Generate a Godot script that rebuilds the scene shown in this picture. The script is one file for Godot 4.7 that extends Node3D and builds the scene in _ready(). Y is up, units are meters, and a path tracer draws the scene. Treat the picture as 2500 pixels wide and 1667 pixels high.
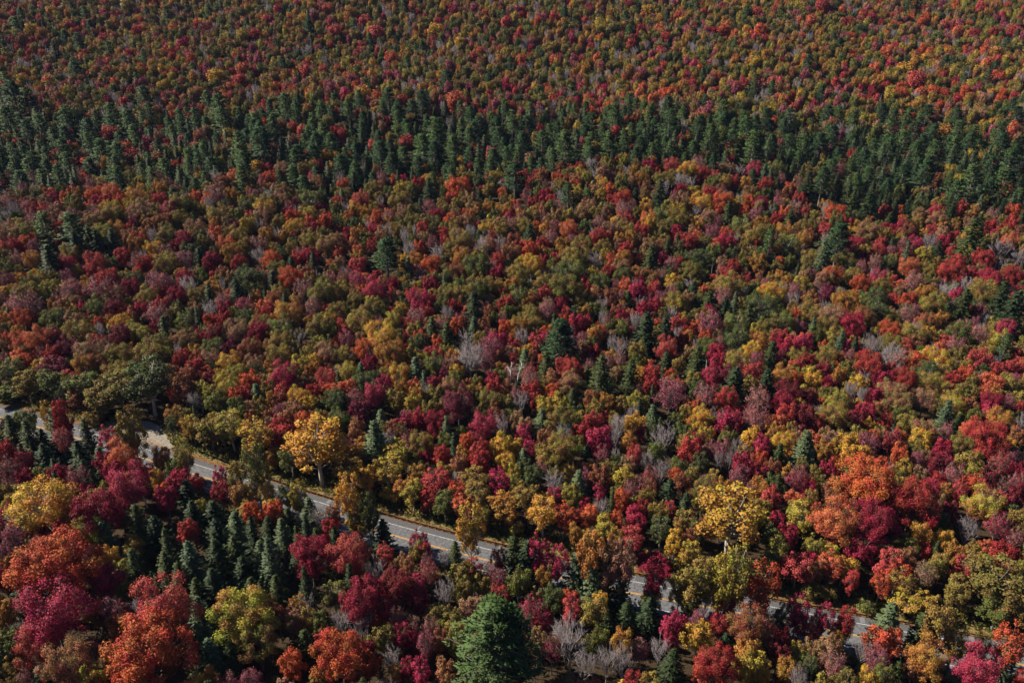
extends Node3D
# An autumn mountain forest seen from the air, with a two-lane road, its guardrails and a gravel lay-by.
# Every tree stands at its own place on the ground (metres: x across, z away from the viewer), with its own crown width and height.

const CAM_H := 125.6
const PITCH := 26.0
const FOV := 46.4
var rng := RandomNumberGenerator.new()
var used := {}
var leaf_mats := {}
var M := {}
var V := {}                 # tree shapes: name -> {leaf, wood, both, w, h}

# ------------------------------------------------------------------ the lie of the land
var KS := [0.0, 230.0, 320.0, 440.0, 600.0, 700.0, 850.0, 1200.0]
var KH := [0.0, 0.0, 8.0, 25.0, 50.0, 74.0, 112.0, 200.0]

func knot_slope(k: int) -> float:
	if k == 0: return 0.0
	if k == KS.size() - 1: return 0.25
	var d0: float = (KH[k] - KH[k - 1]) / (KS[k] - KS[k - 1])
	var d1: float = (KH[k + 1] - KH[k]) / (KS[k + 1] - KS[k])
	return 0.0 if minf(d0, d1) == 0.0 else (d0 + d1) / 2.0

func land(x: float, z: float) -> float:
	var s := -z
	var h := 0.0
	if s >= 1200.0:
		h = 200.0 + (s - 1200.0) * 0.1
	elif s > 0.0:
		for i in KS.size() - 1:
			if s <= KS[i + 1]:
				var d: float = KS[i + 1] - KS[i]
				var t: float = (s - KS[i]) / d
				var m0 := knot_slope(i) * d
				var m1 := knot_slope(i + 1) * d
				h = (2 * t * t * t - 3 * t * t + 1) * KH[i] + (t * t * t - 2 * t * t + t) * m0 + (-2 * t * t * t + 3 * t * t) * KH[i + 1] + (t * t * t - t * t) * m1
				break
	var w := clampf((s - 235.0) / 120.0, 0.0, 1.0)
	return h + w * (2.2 * sin(x * 0.031 + z * 0.017) + 1.6 * sin(x * 0.013 - z * 0.027 + 1.3))

# the far white edge line of the road, and the gravel lay-by beyond it
var EDGE := PackedVector2Array([Vector2(-186, -221.5), Vector2(-166.4, -213.6), Vector2(-149.3, -207.5), Vector2(-133.4, -201.2), Vector2(-118.3, -194.8), Vector2(-103.8, -188.6), Vector2(-86.1, -180.6), Vector2(-71.1, -174.0), Vector2(-51.2, -165.1), Vector2(-29.4, -155.6), Vector2(-14.0, -149.6), Vector2(-0.5, -144.6), Vector2(22.7, -137.0), Vector2(55.9, -128.0), Vector2(81.5, -121.0), Vector2(106.7, -115.0), Vector2(134, -110), Vector2(190, -101)])
var LAYBY := PackedVector2Array([Vector2(-120.1, -201.7), Vector2(-117.5, -203.4), Vector2(-114.0, -203.9), Vector2(-108.7, -203.2), Vector2(-105.2, -201.4), Vector2(-102.7, -198.7), Vector2(-99.4, -194.6), Vector2(-96.7, -190.7), Vector2(-92.3, -185.4), Vector2(-103.0, -190.4), Vector2(-117.4, -196.7)])
var RAIL_WEST := PackedVector2Array([Vector2(-186.0, -225.2), Vector2(-164.7, -217.8), Vector2(-152.8, -214.1), Vector2(-138, -209.4), Vector2(-123.0, -204.9)])
var RAIL_EAST := PackedVector2Array([Vector2(-96.7, -192.1), Vector2(-88.4, -187.2), Vector2(-69.3, -176.2), Vector2(-51.6, -167.6), Vector2(-29.6, -158.0), Vector2(-12.6, -151.2), Vector2(3.3, -145.5), Vector2(14.8, -141.7), Vector2(28.2, -137.6), Vector2(55.1, -130.2), Vector2(70.7, -126.1), Vector2(82.2, -123.1), Vector2(97.4, -119.2), Vector2(109.7, -116.3), Vector2(134, -112)])

func smooth_line(p: PackedVector2Array, step: float) -> PackedVector2Array:
	var c := Curve2D.new()
	for i in p.size():
		var t := (p[mini(i + 1, p.size() - 1)] - p[maxi(i - 1, 0)]) / 6.0
		c.add_point(p[i], -t, t)
	c.bake_interval = 0.5
	var out := PackedVector2Array()
	var n := int(round(c.get_baked_length() / step))
	for i in n + 1: out.append(c.sample_baked(c.get_baked_length() * i / n, true))
	return out

func beside_road(q: Vector2) -> float:        # signed distance from the far edge line, + beyond the road
	var best := 1e9
	var s := 1.0
	for i in EDGE.size() - 1:
		var a := EDGE[i]
		var d := EDGE[i + 1] - a
		var t := clampf((q - a).dot(d) / d.length_squared(), 0.0, 1.0)
		var r := (q - a - d * t).length()
		if r < best:
			best = r
			s = 1.0 if (q - a).cross(d) > 0.0 else -1.0
	return best * s

# ------------------------------------------------------------------ naming and tagging
func numbered(called: String) -> String:
	var n: int = used.get(called, 0)
	used[called] = n + 1
	return called if n == 0 else "%s_%03d" % [called, n]

func tag(o: Node, label: String, category := "", group := "", kind := "") -> Node:
	if label: o.set_meta("label", label)
	if category: o.set_meta("category", category)
	if group: o.set_meta("group", group)
	if kind: o.set_meta("kind", kind)
	return o

func thing(called: String, at: Vector3) -> Node3D:
	var o := Node3D.new()
	o.name = numbered(called)
	add_child(o, true)
	o.position = at
	return o

func part(called: String, mesh: Mesh, mat: Material, parent: Node) -> MeshInstance3D:
	var o := MeshInstance3D.new()
	o.mesh = mesh
	if mat: o.material_override = mat
	o.name = called if parent != self else numbered(called)
	parent.add_child(o, true)
	return o

# ------------------------------------------------------------------ mesh collector
class Bag:
	var v := PackedVector3Array()
	var n := PackedVector3Array()
	var c := PackedColorArray()
	var uv := PackedVector2Array()
	var idx := PackedInt32Array()
	func tri(a: Vector3, b: Vector3, d: Vector3, nn: Vector3, col := Color.WHITE) -> void:
		var k := v.size()
		v.append_array([a, b, d]); n.append_array([nn, nn, nn]); c.append_array([col, col, col])
		idx.append_array([k, k + 1, k + 2])
	func quad(a: Vector3, b: Vector3, d: Vector3, e: Vector3, nn: Vector3, col := Color.WHITE) -> void:
		var k := v.size()
		v.append_array([a, b, d, e]); n.append_array([nn, nn, nn, nn]); c.append_array([col, col, col, col])
		idx.append_array([k, k + 1, k + 2, k, k + 2, k + 3])
	func leaf(p: Vector3, along: Vector3, across: Vector3, up: Vector3, nn: Vector3, col: Color) -> void:
		var k := v.size()
		if along.cross(across).dot(nn) < 0.0: across = -across      # the face turns the way its normal does
		v.append_array([p - along, p + across + up, p + along, p - across + up]); n.append_array([nn, nn, nn, nn]); c.append_array([col, col, col, col])
		idx.append_array([k, k + 1, k + 2, k, k + 2, k + 3])
	func tube(pts: Array, rad: Array, sides: int) -> void:     # a tapered limb through several points
		var base := v.size()
		for i in pts.size():
			var d: Vector3 = (pts[mini(i + 1, pts.size() - 1)] - pts[maxi(i - 1, 0)]).normalized()
			var s := d.cross(Vector3(0.31, 0.11, 0.94) if absf(d.z) < 0.9 else Vector3.RIGHT).normalized()
			var t := d.cross(s)
			for k in sides:
				var a := TAU * k / sides
				var o := s * cos(a) + t * sin(a)
				v.append(pts[i] + o * rad[i]); n.append(o); c.append(Color.WHITE)
		for i in pts.size() - 1:
			for k in sides:
				var a := base + i * sides + k
				var b := base + i * sides + (k + 1) % sides
				idx.append_array([a, b + sides, b, a, a + sides, b + sides])
	func twig(a: Vector3, b: Vector3, r: float) -> void:       # a fine three-sided spike
		var d := (b - a).normalized()
		var s := d.cross(Vector3(0.31, 0.11, 0.94) if absf(d.z) < 0.9 else Vector3.RIGHT).normalized()
		var t := d.cross(s)
		var k := v.size()
		for i in 3:
			var o := s * cos(TAU * i / 3) + t * sin(TAU * i / 3)
			v.append(a + o * r); n.append(o); c.append(Color.WHITE)
		v.append(b); n.append(d); c.append(Color.WHITE)
		idx.append_array([k, k + 3, k + 1, k + 1, k + 3, k + 2, k + 2, k + 3, k])
	func put(m: ArrayMesh) -> ArrayMesh:
		var a := []
		a.resize(Mesh.ARRAY_MAX)
		a[Mesh.ARRAY_VERTEX] = v; a[Mesh.ARRAY_NORMAL] = n; a[Mesh.ARRAY_COLOR] = c; a[Mesh.ARRAY_INDEX] = idx
		if uv.size(): a[Mesh.ARRAY_TEX_UV] = uv
		m.add_surface_from_arrays(Mesh.PRIMITIVE_TRIANGLES, a)
		return m
	func mesh() -> ArrayMesh: return put(ArrayMesh.new())

func ball() -> Vector3:
	var y := rng.randf_range(-1, 1)
	var a := rng.randf() * TAU
	return Vector3(sqrt(1 - y * y) * cos(a), y, sqrt(1 - y * y) * sin(a))

# ------------------------------------------------------------------ tree shapes
# A leafy crown: many lobes on an uneven egg, leaf-sized sprays spread through each lobe, a trunk with a limb to every lobe and fine twigs.
func broadleaf(called: String, w: float, h: float, low: float, n_lobes: int, n_leaves: int, size: float, n_twigs: int, lobe := 0.24, two_tone := 0.3, reach := 0.95) -> void:
	var leaf := Bag.new()
	var wood := Bag.new()
	var R := w / 2.0
	var hy := (h - low) / 2.0
	var C := Vector3(0, low + hy, 0)
	var lobes := []
	var lean := Vector3(rng.randf_range(-0.5, 0.5), 0, rng.randf_range(-0.5, 0.5))
	for i in n_lobes:
		var y := lerpf(0.93, -0.78, (i + 0.5) / n_lobes)
		var a := i * 2.39996 + rng.randf_range(-0.5, 0.5)
		var q := sqrt(1 - y * y)
		var far := rng.randf_range(reach * 0.55, reach)
		if i % 4 == 3: far *= 0.6
		var squeeze := 1.0 if y > -0.2 else lerpf(0.72, 1.0, (y + 0.8) / 0.6)
		var p := C + Vector3(q * cos(a) * R * far * squeeze, y * hy * far * 1.05, q * sin(a) * R * far * squeeze) + lean * R * 0.25
		var r := R * lobe * rng.randf_range(0.72, 1.28)
		lobes.append({"p": p, "r": r, "g": rng.randf_range(1.0 - two_tone, 1.0), "v": rng.randf_range(0.66, 1.0)})
	var top := C + lean * R * 0.2 + Vector3(0, hy * 0.35, 0)
	var r0 := 0.016 * h
	var trunk := [Vector3.ZERO - Vector3(0, 0.3, 0), Vector3(lean.x * 0.3, h * 0.2, lean.z * 0.3), Vector3(lean.x * 0.6, low + hy * 0.4, lean.z * 0.6), top]
	wood.tube(trunk, [r0 * 1.25, r0, r0 * 0.75, r0 * 0.3], 6)
	for L in lobes:
		var f := clampf((L.p.y - low) / (hy * 2.0) * 0.8, 0.02, 0.8)
		var a: Vector3 = trunk[1].lerp(top, f * 0.9)
		var mid: Vector3 = a.lerp(L.p, 0.5) + Vector3(0, -0.08 * L.r, 0) + ball() * L.r * 0.15
		wood.tube([a, mid, L.p], [r0 * 0.45, r0 * 0.3, r0 * 0.12], 4)
		for k in n_twigs:
			var d: Vector3 = (ball() + (L.p - C).normalized() * 0.7 + Vector3(0, 0.45, 0)).normalized()
			var s: Vector3 = L.p + ball() * L.r * 0.15 if k % 2 == 0 else mid.lerp(L.p, rng.randf())
			var e: Vector3 = s + d * L.r * rng.randf_range(0.75, 1.25)
			wood.twig(s, e, 0.045)
			if n_twigs > 8:
				for j in 2:
					var b := s.lerp(e, rng.randf_range(0.35, 0.7))
					wood.twig(b, b + (d + ball() * 0.7).normalized() * L.r * rng.randf_range(0.35, 0.6), 0.028)
	var total := 0.0
	for L in lobes: total += L.r * L.r
	for L in lobes:
		var count := int(n_leaves * L.r * L.r / total)
		var out: Vector3 = (L.p - C) / Vector3(R, hy, R)
		for i in count:
			var d := (ball() + out * 0.55).normalized()
			var p: Vector3 = L.p + d * L.r * rng.randf_range(0.3, 1.2)
			var face := (d * 0.6 + ball() * 0.85 + Vector3(0, 0.4, 0)).normalized()
			var along := face.cross(ball()).normalized()
			var across := face.cross(along)
			var len := size * rng.randf_range(0.65, 1.3)
			var nn := (face * 0.75 + d * 0.3 + out * 0.15).normalized()
			var v: float = L.v * rng.randf_range(0.72, 1.0)
			leaf.leaf(p, along * len * 0.5, across * len * 0.34, face * len * 0.12, nn, Color(v, v * L.g * rng.randf_range(0.8, 1.0), v * rng.randf_range(0.6, 1.0)))
	keep(called, leaf, wood, w, h)

func keep(called: String, leaf: Bag, wood: Bag, w: float, h: float, solo := true) -> void:
	var both := ArrayMesh.new()
	if leaf.v.size(): leaf.put(both)
	wood.put(both)
	V[called] = {"leaf": leaf.mesh() if leaf.v.size() and solo else null, "wood": wood.mesh() if solo else null, "both": both, "w": w, "h": h}

# Spruce, fir and hemlock: whorls of drooping boughs hung with flat needle sprays.
func spruce(called: String, w: float, h: float, tiers: int, boughs: int, droop: float, size: float, ragged: float, dense := 1.0) -> void:
	var leaf := Bag.new()
	var wood := Bag.new()
	wood.tube([Vector3(0, -0.3, 0), Vector3(0, h * 0.5, 0), Vector3(0, h * 0.985, 0)], [h * 0.014, h * 0.009, 0.02], 6)
	for t in tiers:
		var f := (t + 0.5) / tiers
		var y0 := lerpf(h * 0.1, h * 0.98, f)
		var reach := w / 2.0 * pow(1.0 - f, 0.8) * rng.randf_range(1.0 - ragged, 1.0) + 0.18
		for b in boughs:
			var a := TAU * (b + rng.randf() * 0.7) / boughs + t * 1.7
			var dir := Vector3(cos(a), 0, sin(a))
			var l := reach * rng.randf_range(0.75, 1.08)
			var y := y0 + rng.randf_range(-0.3, 0.3) * h / tiers
			var root := Vector3(0, y, 0)
			var tip := root + dir * l + Vector3(0, l * lerpf(-droop, 0.35, f), 0)
			if f < 0.8: wood.twig(root, root.lerp(tip, 0.9), 0.035)
			var n := int((2.0 + l * 3.2) * dense)
			var bv := rng.randf_range(0.7, 1.0)
			for i in n:
				var s := rng.randf_range(0.15, 1.0)
				var p := root.lerp(tip, s) + Vector3(0, -0.1 * s * l * droop, 0) + ball() * 0.22
				var out := (dir + ball() * 0.55 + Vector3(0, -0.25 * droop, 0)).normalized()
				var face := (Vector3.UP + ball() * 0.6 + dir * 0.3).normalized()
				var across := out.cross(face).normalized()
				var len := size * rng.randf_range(0.7, 1.25)
				var nn := (face * 0.7 + dir * 0.5).normalized()
				var v := bv * rng.randf_range(0.65, 1.0)
				leaf.leaf(p, out * len * 0.55, across * len * 0.3, Vector3(0, -0.08, 0), nn, Color(v * rng.randf_range(0.8, 1), v, v * rng.randf_range(0.7, 1.0)))
	keep(called, leaf, wood, w, h)

# White pine: a few irregular tiers of long, upturned boughs that end in soft plumes, with the trunk showing between.
func pine(called: String, w: float, h: float, tiers: int, tufts: int, needles: int, size: float, low: float) -> void:
	var leaf := Bag.new()
	var wood := Bag.new()
	wood.tube([Vector3(0, -0.3, 0), Vector3(0.1, h * 0.5, 0), Vector3(0, h * 0.97, 0.1)], [h * 0.014, h * 0.01, 0.04], 6)
	for t in tiers:
		var f := (t + 0.4) / tiers
		var y0 := lerpf(h * low, h * 0.96, f)
		var reach := w / 2.0 * (pow(1.0 - f, 0.75) * 0.95 + 0.12) * rng.randf_range(0.7, 1.1) * minf(1.0, 0.65 + f * 2.2)
		var boughs := 6 + t % 2
		for b in boughs:
			var a := TAU * (b + rng.randf() * 0.8) / boughs + t * 2.1
			var dir := Vector3(cos(a), 0, sin(a))
			var l := reach * rng.randf_range(0.6, 1.12)
			var root := Vector3(0, y0 + rng.randf_range(-0.4, 0.4), 0)
			var tip := root + dir * l + Vector3(0, l * lerpf(0.12, 0.8, f * f), 0)
			wood.tube([root, root.lerp(tip, 0.55) - Vector3(0, 0.05 * l, 0), tip], [0.09, 0.06, 0.02], 3)
			var bv := rng.randf_range(0.75, 1.0)
			for q in tufts:
				var s := rng.randf_range(0.3, 1.0)
				var c := root.lerp(tip, s) + dir.cross(Vector3.UP) * rng.randf_range(-0.34, 0.34) * l * s + Vector3(0, rng.randf_range(0.0, 0.35), 0)
				var grow := (dir * 0.9 + Vector3(0, 0.75, 0) + ball() * 0.4).normalized()
				for i in needles:
					var d := (grow + ball() * 0.85).normalized()
					var face := (d.cross(ball()) + Vector3(0, 0.3, 0)).normalized()
					var across := d.cross(face).normalized()
					var len := size * rng.randf_range(0.7, 1.2)
					var v := bv * rng.randf_range(0.62, 1.0)
					var nn := (d * 0.5 + face * 0.3 + Vector3(0, 0.5, 0) + dir * 0.3).normalized()
					leaf.leaf(c + ball() * 0.28 + d * len * 0.4, d * len * 0.5, across * len * 0.15, Vector3.ZERO, nn, Color(v * rng.randf_range(0.8, 1.0), v, v * rng.randf_range(0.75, 1.0)))
	keep(called, leaf, wood, w, h)

# A tree that has dropped its leaves: limbs, branches and a haze of fine twigs.
func bare(called: String, w: float, h: float, low: float, limbs: int) -> void:
	var wood := Bag.new()
	var fine := Bag.new()
	var r0 := 0.013 * h
	var top := Vector3(0.2, h * 0.62, -0.1)
	wood.tube([Vector3(0, -0.3, 0), Vector3(0.1, h * 0.3, 0), top], [r0 * 1.2, r0, r0 * 0.5], 6)
	for i in limbs:
		var f := (i + 0.5) / limbs
		var a := i * 2.4 + rng.randf() * 0.5
		var dir := Vector3(cos(a), 0, sin(a))
		var s := Vector3(0.1, lerpf(low, h * 0.62, f), 0)
		var e := s + dir * w * 0.5 * lerpf(0.9, 0.35, f) * rng.randf_range(0.75, 1.0) + Vector3(0, (h - s.y) * rng.randf_range(0.55, 0.92), 0)
		var m := s.lerp(e, 0.5) + dir * w * 0.07
		wood.tube([s, m, e], [r0 * 0.5, r0 * 0.33, r0 * 0.1], 4)
		for k in 9:
			var g := rng.randf_range(0.2, 0.95)
			var bs := s.lerp(m, g * 2.0) if g < 0.5 else m.lerp(e, g * 2.0 - 1.0)
			var bd := ((e - s).normalized() * 0.7 + ball() * 0.8 + Vector3(0, 0.35, 0)).normalized()
			var be := bs + bd * w * rng.randf_range(0.14, 0.26)
			fine.twig(bs, be, 0.055)
			for j in 7:
				var q := bs.lerp(be, rng.randf_range(0.2, 0.95))
				var d := (bd + ball() * 0.8 + Vector3(0, 0.25, 0)).normalized()
				fine.twig(q, q + d * w * rng.randf_range(0.07, 0.15), 0.03)
	keep(called, fine, wood, w, h)

# ------------------------------------------------------------------ surfaces
func paint(c: Color, rough := 0.8) -> StandardMaterial3D:
	var m := StandardMaterial3D.new()
	m.albedo_color = c.linear_to_srgb()
	m.roughness = rough
	m.metallic_specular = 0.35
	return m

func leaf_paint(c: Color, through := 0.5) -> StandardMaterial3D:
	var m := paint(c, 0.6)
	m.vertex_color_use_as_albedo = true
	m.cull_mode = BaseMaterial3D.CULL_DISABLED
	m.metallic_specular = 0.25
	m.backlight_enabled = true
	m.backlight = Color(through, through, through)
	return m

func noise_tex(scale: float, ramp: Array, seed_: int, size := 512, octaves := 5) -> NoiseTexture2D:
	var n := FastNoiseLite.new()
	n.seed = seed_
	n.frequency = scale
	n.fractal_octaves = octaves
	var g := Gradient.new()
	g.offsets = PackedFloat32Array(ramp.map(func(r): return r[0]))
	g.colors = PackedColorArray(ramp.map(func(r): return (r[1] as Color).linear_to_srgb()))
	var t := NoiseTexture2D.new()
	t.width = size; t.height = size
	t.seamless = true
	t.noise = n
	t.color_ramp = g
	return t

func ground_paint(scale: float, ramp: Array, seed_: int, tile: float, rough := 0.95) -> StandardMaterial3D:
	var m := StandardMaterial3D.new()
	m.albedo_texture = noise_tex(scale, ramp, seed_)
	m.uv1_triplanar = true
	m.uv1_world_triplanar = true
	m.uv1_scale = Vector3.ONE / tile
	m.roughness = rough
	m.metallic_specular = 0.3
	return m

# ------------------------------------------------------------------ foliage colours (linear, real-world)
# code: [colour word, noun, name of the thing, three tones, how much of the bark shows]
var KINDS := {
	"cr": ["crimson", "maple", "red_maple_tree", [Color(0.38, 0.022, 0.062), Color(0.44, 0.034, 0.1), Color(0.29, 0.018, 0.05)]],
	"rd": ["scarlet", "maple", "red_maple_tree", [Color(0.43, 0.058, 0.046), Color(0.48, 0.08, 0.07), Color(0.35, 0.042, 0.034)]],
	"pk": ["dusty pink", "maple", "red_maple_tree", [Color(0.39, 0.12, 0.125), Color(0.34, 0.09, 0.125), Color(0.37, 0.15, 0.12)]],
	"ma": ["maroon", "maple", "red_maple_tree", [Color(0.19, 0.022, 0.038), Color(0.17, 0.02, 0.055), Color(0.23, 0.035, 0.04)]],
	"or": ["orange", "maple", "orange_maple_tree", [Color(0.56, 0.135, 0.03), Color(0.6, 0.17, 0.06), Color(0.5, 0.105, 0.03)]],
	"br": ["rust brown", "maple", "orange_maple_tree", [Color(0.32, 0.145, 0.05), Color(0.35, 0.18, 0.07), Color(0.27, 0.115, 0.045)]],
	"am": ["amber", "maple", "orange_maple_tree", [Color(0.42, 0.25, 0.026), Color(0.48, 0.26, 0.035), Color(0.35, 0.22, 0.024)]],
	"go": ["golden", "birch", "birch_tree", [Color(0.55, 0.4, 0.018), Color(0.6, 0.39, 0.02), Color(0.47, 0.35, 0.018)]],
	"ye": ["yellow-green", "birch", "birch_tree", [Color(0.37, 0.36, 0.026), Color(0.42, 0.37, 0.026), Color(0.29, 0.32, 0.03)]],
	"ol": ["olive", "beech", "beech_tree", [Color(0.25, 0.235, 0.035), Color(0.3, 0.25, 0.04), Color(0.2, 0.21, 0.035)]],
	"gr": ["green", "beech", "beech_tree", [Color(0.125, 0.185, 0.03), Color(0.155, 0.2, 0.03), Color(0.085, 0.145, 0.035)]],
	"tn": ["tan", "beech", "beech_tree", [Color(0.33, 0.235, 0.095), Color(0.33, 0.21, 0.11), Color(0.28, 0.21, 0.07)]],
	"sp": ["dark green", "spruce", "spruce_tree", [Color(0.032, 0.046, 0.015), Color(0.05, 0.062, 0.016), Color(0.028, 0.046, 0.019)]],
	"bs": ["blue-green", "hemlock", "hemlock_tree", [Color(0.085, 0.112, 0.06), Color(0.075, 0.105, 0.06), Color(0.1, 0.125, 0.06)]],
	"pi": ["green", "pine", "pine_tree", [Color(0.062, 0.108, 0.034), Color(0.046, 0.088, 0.036), Color(0.075, 0.118, 0.032)]],
	"gy": ["bare grey", "tree", "bare_tree", [Color(0.3, 0.27, 0.28), Color(0.26, 0.24, 0.26), Color(0.34, 0.31, 0.3)]],
}
const GROUPS := {"red_maple_tree": "red maples in autumn leaf", "orange_maple_tree": "orange and brown maples in autumn leaf", "birch_tree": "yellow birches in autumn leaf", "beech_tree": "olive and green beeches", "spruce_tree": "dark spruces", "hemlock_tree": "pale hemlocks", "pine_tree": "tall white pines", "bare_tree": "leafless trees", "shrub": "shrubs along the road"}

func shape_of(code: String, w: float, h: float, flag: String, tone: int) -> String:
	match code:
		"sp": return ["hemlock_a", "hemlock_b", "spruce_b"][tone] if flag == "near" else ["spruce_a", "spruce_b", "spruce_c"][tone]
		"bs": return ["hemlock_a", "hemlock_b", "hemlock_a"][tone]
		"pi": return "pine_hero" if flag == "t" else ["pine_a", "pine_b", "pine_c"][tone]
		"gy": return ["bare_a", "bare_b", "bare_c"][tone]
	if flag == "f2" or flag == "far": return ["far_a", "far_b", "far_c"][tone]
	if flag == "s": return ["bush_a", "bush_b", "bush_a"][tone]
	if flag == "n" or code == "pk": return ["thin_a", "thin_b", "thin_a"][tone]
	if flag == "t" or h > 2.2 * w: return ["tall_a", "tall_b", "tall_b"][tone]
	if w > 7.2 and flag != "f": return ["big_a", "big_b", "big_a"][tone]
	return ["round_a", "round_b", "round_c"][tone]

func wood_of(code: String) -> Material:
	if code == "sp" or code == "bs": return M.dark_bark
	if code == "pi": return M.pine_bark
	if code == "go" or code == "ye" or code == "gr": return M.birch_bark
	if code == "gy": return M.grey_bark
	return M.maple_bark

func shade_of(code: String, tone: int) -> Color:
	var c: Color = KINDS[code][3][tone]
	var y := c.r * 0.3 + c.g * 0.55 + c.b * 0.15
	c = c.lerp(Color(y, y, y), 0.1)
	return Color(c.r * 1.1, c.g * 1.14, c.b * 1.2)

func leaf_of(code: String, tone: int, mixed := false) -> Material:
	var key := "%s%d%s" % [code, tone, mixed]
	if not leaf_mats.has(key):
		var c := shade_of(code, tone)
		if mixed: c = Color(c.r * 1.04, c.g * (1.4 if code in ["cr", "rd", "or", "ma"] else 1.3), c.b)
		leaf_mats[key] = leaf_paint(c, 0.2 if code in ["sp", "bs", "pi"] else 0.45)
	return leaf_mats[key]

# ------------------------------------------------------------------ describing each tree by what stands round it
func in_view(p: Vector3) -> Vector2:      # place in the photograph, 0..1 across and down
	var c := cos(deg_to_rad(PITCH))
	var s := sin(deg_to_rad(PITCH))
	var y := p.y - CAM_H
	var depth := -p.z * c - y * s
	var up := y * c - p.z * s
	var f := 0.5 / tan(deg_to_rad(FOV / 2))
	return Vector2(0.5 + p.x / depth * f / 1.5, 0.5 - up / depth * f)

func an(words: String) -> String:
	return ("an " if words[0] in "aeiou" else "a ") + words

func words_for(t: Dictionary) -> String:
	var adj := ""
	if t.code in ["cr", "rd", "or", "go", "ye", "ol", "gr", "am", "br", "ma"]: adj = ["", "bright ", "deep "][t.tone]
	return adj + KINDS[t.code][0]

func describe(list: Array) -> void:
	var seen_labels := {}
	var across := ["at the far left", "on the left", "left of centre", "near the centre", "right of centre", "on the right", "at the far right"]
	for t in list:
		t.uv = in_view(Vector3(t.x, t.y + t.h * 0.65, t.z))
	for t in list:
		var noun: String = "shrub" if t.shrub else KINDS[t.code][1]
		var size: String = "" if t.shrub else ("broad " if t.shape.begins_with("big") else "slender " if t.shape.begins_with("tall") else "thin-leaved " if t.shape.begins_with("thin") else "")
		if t.code in ["sp", "bs", "pi"]: size = "tall " if t.h > 20.0 else "small " if t.h < 11.0 else ""
		var what := size + words_for(t) + " " + noun
		var near := {"left": null, "right": null, "front": null, "behind": null}
		var best := {"left": 9.0, "right": 9.0, "front": 9.0, "behind": 9.0}
		for o in list:
			if o == t: continue
			var d: Vector2 = (o.uv - t.uv) * Vector2(1.5, 1.0)
			if absf(d.x) > 0.12 or absf(d.y) > 0.12: continue
			var r := d.length()
			var w: String = ("right" if d.x > 0 else "left") if absf(d.x) > absf(d.y) else ("front" if d.y > 0 else "behind")
			if r < best[w]:
				best[w] = r
				near[w] = words_for(o) + " " + ("shrub" if o.shrub else str(KINDS[o.code][1]))
		var side := beside_road(Vector2(t.x, t.z))
		var u := clampf(t.uv.x, 0, 0.999)
		var band: String
		if side < 0: band = "on the near side of the road" if side > -16 else "below the road"
		elif side < 14: band = "along the far verge"
		elif t.z > -300: band = "in the flat wood behind the road"
		elif t.z > -400: band = "on the lower slope"
		elif t.z > -520: band = "in the conifer belt" if t.code in ["sp", "pi", "bs"] else "beside the conifer belt"
		else: band = "on the upper slope"
		var col: String = across[int(u * 7)]
		var tries := []
		if near.left and near.right: tries.append("%s between %s and %s, %s" % [what, an(near.left), an(near.right), col])
		if near.left and near.front: tries.append("%s right of %s, behind %s, %s" % [what, an(near.left), an(near.front), col])
		if near.right and near.behind: tries.append("%s left of %s, in front of %s, %s" % [what, an(near.right), an(near.behind), col])
		if near.left: tries.append("%s just right of %s %s" % [what, an(near.left), band])
		if near.front: tries.append("%s behind %s %s" % [what, an(near.front), band])
		if near.right and near.front: tries.append("%s left of %s and behind %s" % [what, an(near.right), an(near.front)])
		if near.left and near.behind: tries.append("%s right of %s, before %s" % [what, an(near.left), an(near.behind)])
		tries.append("%s %s, %s" % [what, band, col])
		tries.append("%s %s, %d percent across from the left edge" % [what, band, int(u * 100)])
		for s in tries:
			if not seen_labels.has(s) and s.split(" ").size() <= 16:
				t.label = s
				break
		if not t.has("label"):
			t.label = "%s at %d percent across and %d percent down the view" % [what, int(u * 100), int(t.uv.y * 100)]
		seen_labels[t.label] = true

func plant(t: Dictionary) -> void:
	var s: Dictionary = V[t.shape]
	var called: String = "shrub" if t.shrub else str(KINDS[t.code][2])
	var o := thing(called, Vector3(t.x, t.y, t.z))
	o.basis = Basis(Vector3.UP, t.turn).scaled_local(Vector3(t.w / s.w, t.h / s.h, t.w / s.w))
	tag(o, t.label, "shrub" if t.shrub else "tree", GROUPS[called])
	part("stem" if t.shrub else "trunk", s.wood, wood_of(t.code), o)
	if t.code == "gy": part("twigs", s.leaf, M.twig_bark, o)
	else: part("foliage" if t.shrub else "crown", s.leaf, leaf_of(t.code, t.tone, t.shape.begins_with("big")), o)

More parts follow.
